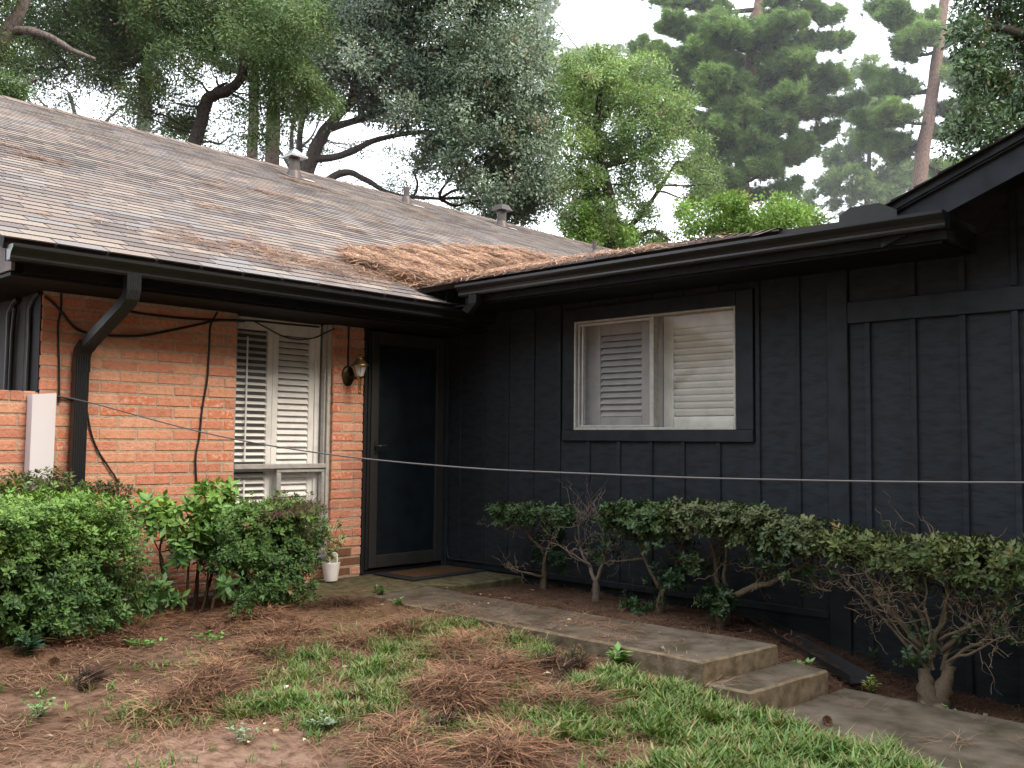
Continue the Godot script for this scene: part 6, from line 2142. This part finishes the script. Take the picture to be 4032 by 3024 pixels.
	tree("pine_tree", "tall straight pine with a bare dark trunk just left of the tall roof vent", "trees behind the house", "needle",
		[V(7.28, 5.66, -14.7), V(7.19, 8.02, -14.58), V(7.13, 9.9, -14.48), V(7.07, 11.55, -14.39), V(6.91, 15.32, -14.22)], 0.2,
		[[V(7.1, 10.49, -14.45), V(6.81, 10.96, -14.72), V(6.47, 11.19, -15.05)],
		[V(7.13, 9.9, -14.48), V(7.5, 10.26, -14.06), V(7.82, 10.38, -13.71)]],
		[[6.11, 11.01, -14.43, 0.57], [7.81, 10.5, -13.71, 0.59], [7.46, 12.34, -14.94, 0.97], [6.53, 12.79, -14.34, 0.93], [7.61, 13.5, -14.16, 0.96], [6.59, 13.99, -13.66, 1.03]])
	tree("pine_tree", "slim pine with a bare trunk, second to the left of the tall roof vent", "trees behind the house", "needle",
		[V(7.71, 5.94, -16.4), V(7.61, 8.69, -16.26), V(7.55, 10.7, -16.14), V(7.49, 12.7, -16.03), V(7.35, 15.7, -15.91)], 0.16,
		[[V(7.55, 10.7, -16.14), V(7.1, 11.07, -16.59), V(6.83, 11.19, -16.85)]],
		[[6.73, 11.16, -15.95, 0.61], [7.54, 12.58, -15.99, 0.88], [7.49, 14.04, -16.93, 1.03], [7.51, 14.52, -15.34, 0.99]])
	tree("pine_tree", "pale brown pine trunk showing through the dark feathery crown", "trees behind the house", "needle",
		[V(6.29, 7.26, -19.95), V(6.21, 9.64, -19.82), V(6.17, 11.5, -19.7), V(6.14, 12.82, -19.61), V(6.01, 16.27, -19.45)], 0.22,
		[[V(6.16, 12.16, -19.66), V(5.79, 12.55, -20.01), V(5.42, 12.68, -20.39)]],
		[[5.22, 12.38, -19.61, 0.78], [6.19, 13.62, -19.49, 1.19], [5.96, 15.43, -20.6, 1.36], [6.5, 15.16, -18.53, 1.18]])
	tree("leaning_tree", "grey bare limb of a near tree curving into the top left corner", "trees behind the house", "feather",
		[V(-2.83, 2.72, -11.04), V(-2.17, 4.66, -10.18), V(-1.35, 6.25, -9.17), V(-1.09, 6.81, -8.86), V(-0.96, 7.15, -8.68), V(-0.84, 7.53, -8.53), V(-0.79, 8.39, -8.4)], 0.16,
		[[V(-0.97, 7.11, -8.71), V(-0.77, 7.11, -8.5), V(-0.53, 7.01, -8.25), V(-0.31, 6.83, -8.03), V(-0.06, 6.7, -7.79)],
		[V(-1.35, 6.25, -9.17), V(-1.1, 6.15, -8.93), V(-0.83, 6.26, -8.63), V(-0.64, 6.4, -8.42)]],
		[[-1.15, 5.93, -7.98, 0.29], [-1.19, 6.94, -8.95, 0.41], [-0.59, 8.68, -9.19, 0.58], [-1.49, 7.8, -8.68, 0.6]])
	tree("thicket_tree", "low open tree showing sky through its leaves behind the left end of the roof", "trees behind the house", "small",
		[V(3.97, 6.08, -18.13), V(3.81, 8.32, -18.1), V(3.69, 9.15, -18.16), V(3.53, 9.85, -18.26)], 0.1,
		[[V(3.81, 8.32, -18.1), V(4.22, 9.15, -17.6), V(4.6, 9.63, -17.16)],
		[V(3.75, 8.79, -18.13), V(3.23, 9.37, -18.62), V(2.88, 9.84, -18.94)],
		[V(3.81, 8.32, -18.1), V(4.81, 8.69, -17.02), V(5.28, 9.05, -16.49)]],
		[[2.64, 9.53, -18.21, 0.4], [3.39, 9.55, -18.44, 0.41], [4.16, 9.57, -18.64, 0.43], [4.24, 9.04, -17.09, 0.44], [4.95, 9.04, -17.35, 0.42], [4.88, 8.87, -15.91, 0.4], [5.58, 8.82, -16.2, 0.41], [2.71, 10.21, -20.11, 0.43], [3.07, 9.95, -18.23, 0.35], [4.84, 9.64, -17.41, 0.34], [5.62, 8.37, -15.18, 0.37], [6.26, 9.06, -15.47, 0.33], [6.56, 8.57, -16.21, 0.3], [6.51, 8.37, -14.75, 0.29]])
	tree("thicket_tree", "thin bushy tree filling the gap between the bare pine trunks and the oak", "trees behind the house", "small",
		[V(8.29, 5.86, -15.07), V(8.14, 8.07, -15.03), V(8.04, 9.05, -15.05), V(8.08, 10.03, -14.92)], 0.09,
		[[V(8.14, 8.07, -15.03), V(7.8, 8.8, -15.32), V(7.53, 9.16, -15.58)],
		[V(8.08, 8.68, -15.04), V(8.38, 9.05, -14.69), V(8.53, 9.54, -14.49)]],
		[[6.72, 9.53, -15.38, 0.31], [7.43, 9.53, -15.65, 0.27], [8.16, 9.39, -15.91, 0.33], [7.78, 9.54, -14.77, 0.34], [8.33, 9.03, -15.26, 0.35], [7.6, 8.35, -14.55, 0.26], [8.3, 9.79, -14.71, 0.32], [8.97, 8.9, -15.1, 0.35], [7.37, 8.56, -15.29, 0.22], [10.27, 7.94, -13.31, 0.37], [9.96, 7.36, -12.17, 0.33], [10.64, 7.92, -12.41, 0.32], [11.65, 7.55, -12.41, 0.44], [11.46, 6.99, -11.13, 0.46], [12.56, 6.85, -11, 0.45], [9.43, 8.01, -12.66, 0.26], [8.82, 8.69, -14.26, 0.42], [9.75, 9.04, -14.28, 0.38], [9.59, 8.54, -12.96, 0.34], [9.33, 9.55, -14.16, 0.35], [9.9, 8.5, -12.13, 0.36], [7.72, 8.67, -15.41, 0.37], [7.3, 9.25, -16.83, 0.38]])
	tree("elm_tree", "bright light green elm left of the big pine, above the meeting of the roofs", "trees behind the house", "elm",
		[V(13.43, 4.1, -8.38), V(13.29, 5.98, -8.35), V(13.17, 7.16, -8.37), V(12.98, 8.1, -8.49), V(12.84, 9.16, -8.54), V(12.86, 10.34, -8.41)], 0.17,
		[[V(13.17, 7.16, -8.37), V(12.93, 7.51, -8.6), V(12.58, 7.98, -8.92), V(12.27, 8.44, -9.21)],
		[V(12.98, 8.1, -8.49), V(13.54, 8.34, -7.89), V(14, 8.82, -7.36), V(14.46, 9.3, -6.83)],
		[V(13.28, 6.22, -8.35), V(13.69, 6.81, -7.85), V(14.06, 7.64, -7.4), V(14.27, 8.24, -7.12)],
		[V(12.84, 9.16, -8.54), V(13.21, 9.87, -8.09), V(13.6, 10.23, -7.65)],
		[V(13.34, 5.75, -8.32), V(13.88, 6.46, -7.7), V(14.29, 6.23, -7.28)]],
		[[11.85, 10.12, -8.49, 0.63], [12.94, 10.51, -8.32, 0.71], [14.11, 10.68, -8.09, 0.67], [12.03, 9.38, -8.86, 0.64], [13.17, 9.69, -8.65, 0.78], [12.99, 9.33, -7.35, 0.69], [14.13, 9.53, -7.16, 0.53], [15.03, 9.96, -7.19, 0.39], [12.2, 8.45, -8.77, 0.64], [13.39, 8.68, -8.52, 0.72], [13.19, 8.48, -7.22, 0.63], [14.32, 8.83, -7.01, 0.59], [15.32, 9.18, -6.96, 0.46], [12.49, 7.59, -8.55, 0.58], [13.65, 7.73, -8.33, 0.6], [13.4, 7.62, -7.08, 0.44], [14.6, 8.12, -6.78, 0.47], [15.43, 8.57, -6.89, 0.36], [12.09, 7.52, -8.97, 0.47], [13.02, 7.06, -9.05, 0.5], [12.74, 6.64, -7.86, 0.48], [13.77, 6.99, -7.76, 0.35], [15.24, 7.48, -7.19, 0.34], [14.65, 7.56, -6.27, 0.33]])
	tree("sapling_tree", "small yellow-green bushy tree close behind the roof, beside the thin vent pipe", "trees behind the house", "lime",
		[V(13.14, 3.39, -8.74), V(13.08, 5.27, -8.63), V(13.07, 6.21, -8.56)], 0.07,
		[[V(13.09, 5.98, -8.57), V(12.74, 6.45, -8.89), V(12.56, 6.68, -9.06)],
		[V(13.09, 5.98, -8.57), V(13.48, 6.22, -8.13), V(13.8, 6.34, -7.79)]],
		[[12.14, 6.63, -8.48, 0.37], [12.98, 6.57, -8.63, 0.45], [13.87, 6.49, -8.72, 0.46], [13.36, 6.21, -7.75, 0.41], [14.26, 6.24, -7.82, 0.34], [12.29, 6.18, -8.37, 0.4], [13.16, 6.1, -8.48, 0.41], [13.02, 6.72, -9.59, 0.3]])
	tree("sapling_tree", "small light green bushy tree behind the right gutter, below the big pine", "trees behind the house", "lime",
		[V(12.1, 3.03, -4.05), V(12.06, 4.6, -3.96), V(12.04, 5.59, -3.89)], 0.07,
		[[V(12.03, 5.19, -3.94), V(11.7, 5.68, -4.24), V(11.49, 5.77, -4.45)],
		[V(12.04, 5.39, -3.91), V(12.3, 5.79, -3.6), V(12.56, 5.99, -3.3)]],
		[[10.63, 5.51, -4.36, 0.25], [11.5, 5.58, -4.46, 0.29], [12.37, 5.89, -4.53, 0.28], [11.72, 5.7, -3.71, 0.33], [12.64, 6.07, -3.72, 0.34], [11.99, 5.77, -2.91, 0.32], [12.94, 5.89, -2.92, 0.26], [12.87, 5.8, -4.02, 0.31], [11.57, 6.08, -3.83, 0.23], [12.8, 6.37, -3.53, 0.26], [10.97, 5.9, -3.97, 0.21], [11.14, 6.06, -4.8, 0.2]])
	tree("pine_tree", "thin pine with yellowish needles between the two tall pines", "trees behind the house", "needle",
		[V(26.65, 4.34, -7.54), V(26.46, 8.88, -7.34), V(26.41, 11.31, -7.18), V(26.37, 13.41, -7.04), V(26.35, 14.55, -6.95)], 0.1,
		[[V(26.43, 10.5, -7.23), V(25.89, 10.98, -7.76), V(25.44, 11.05, -8.22)],
		[V(26.41, 11.31, -7.18), V(26.96, 11.8, -6.55), V(27.29, 11.97, -6.19)],
		[V(26.37, 12.93, -7.08), V(25.88, 13.24, -7.56)]],
		[[25.66, 13.94, -6.72, 0.51], [26.2, 13.57, -7.2, 0.65], [27.3, 13.43, -7.07, 0.63], [25.68, 12.72, -7.31, 0.58], [26.95, 12.4, -7.03, 0.56], [25.61, 11.56, -6.97, 0.6], [25.98, 11.3, -7.63, 0.68], [26.21, 11.18, -8.41, 0.6], [26.52, 11.37, -6.54, 0.58], [26.79, 10.92, -7.32, 0.79], [25.37, 9.97, -7.37, 0.76], [27.04, 10.26, -6.61, 0.81], [28.29, 10.88, -6.26, 0.56], [25.17, 9.74, -8.11, 0.67], [25.39, 9.59, -8.91, 0.59], [26.06, 9.35, -6.7, 0.79], [27.41, 9.7, -6.27, 0.65], [26.54, 9.36, -8.24, 0.66], [25.08, 13.59, -7.86, 0.42], [26.05, 14.35, -7.79, 0.39]])
	tree("broadleaf_tree", "dark glossy-leaved tree at the right edge above the gable", "trees behind the house", "glossy",
		[V(11.42, 1.57, 2.37), V(11.22, 4.51, 2.42), V(11, 5.83, 2.31), V(10.75, 6.72, 2.12), V(10.56, 7.6, 2)], 0.18,
		[[V(11, 5.83, 2.31), V(10.64, 5.98, 1.94), V(10.18, 6.04, 1.46), V(9.91, 6.26, 1.2)],
		[V(10.75, 6.72, 2.12), V(10.34, 6.93, 1.7), V(9.94, 6.78, 1.27)],
		[V(10.56, 7.6, 2), V(10.19, 7.74, 1.63), V(9.9, 7.59, 1.3)]],
		[[9.19, 7.35, 1.56, 0.27], [10.11, 7.96, 1.55, 0.37], [11.15, 8.05, 1.64, 0.46], [9.84, 7.22, 1.72, 0.37], [10.88, 7.22, 1.8, 0.42], [9.29, 6.86, 1.61, 0.24], [10.19, 6.78, 1.54, 0.35], [11.24, 6.82, 1.62, 0.42], [9.63, 6.47, 1.43, 0.26], [10.33, 6.31, 1.14, 0.27], [9.48, 5.99, 1.74, 0.3], [10.51, 6.05, 1.81, 0.33], [10.61, 6.12, 0.9, 0.22], [9.72, 5.71, 1.46, 0.2], [11.1, 7.6, 2.06, 0.53], [10.04, 6.31, 2.36, 0.49], [10.25, 8.55, 1.76, 0.59], [11.42, 8.98, 2.01, 0.62]])
	tree("pine_tree", "hazy far pine top rising behind the light green elm", "trees behind the house", "needle",
		[V(25.67, 4.92, -18.69), V(25.33, 11.6, -18.45), V(25.06, 16.89, -18.27)], 0.2,
		[[V(25.16, 14.93, -18.34), V(25.94, 15.73, -17.45)],
		[V(25.14, 15.32, -18.32), V(24.3, 15.9, -19.16)]],
		[[23.34, 16.41, -19.11, 0.77], [24.44, 17.08, -18.9, 0.75], [25.58, 17.61, -18.68, 0.72], [25.44, 17.19, -17.33, 0.7], [26.62, 17.25, -17.11, 0.79], [23.02, 17.37, -19.35, 0.58], [23.28, 18.64, -19.99, 0.67], [23.8, 19.94, -20.34, 0.6], [22.88, 17.31, -20.01, 0.66], [25.78, 16.25, -18.08, 0.99], [23.91, 15.64, -18.57, 0.97], [26.74, 15.94, -16.59, 0.98]])
	pine("pine_tree", "biggest pine, its broad needle-laden limbs rising above the centre of the right roof", [V(19.15, 3.26, -8.26), V(19, 7.93, -7.99), V(18.95, 10.13, -7.86), V(18.98, 12.47, -7.61), V(19.06, 14.26, -7.37), V(19, 17.28, -7.17)], 0.26, L1, true)
	pine("pine_tree", "reddish straight pine trunk with few limbs, left of the dark gable", [V(20.65, 1.88, -3.89), V(20.6, 8.16, -3.39), V(20.7, 10.43, -3.08), V(20.78, 12.35, -2.83), V(20.82, 13.88, -2.65), V(20.82, 15.92, -2.47)], 0.2, L2)
	build_woodland()
	build_glare_veil()

	# things
	build_lamp()
	build_pot()
	build_mat()
	build_cables()
	build_left_shrubs()
	build_right_shrubs()
	build_roof_straw()
	build_litter()
	build_grass()
	build_small()
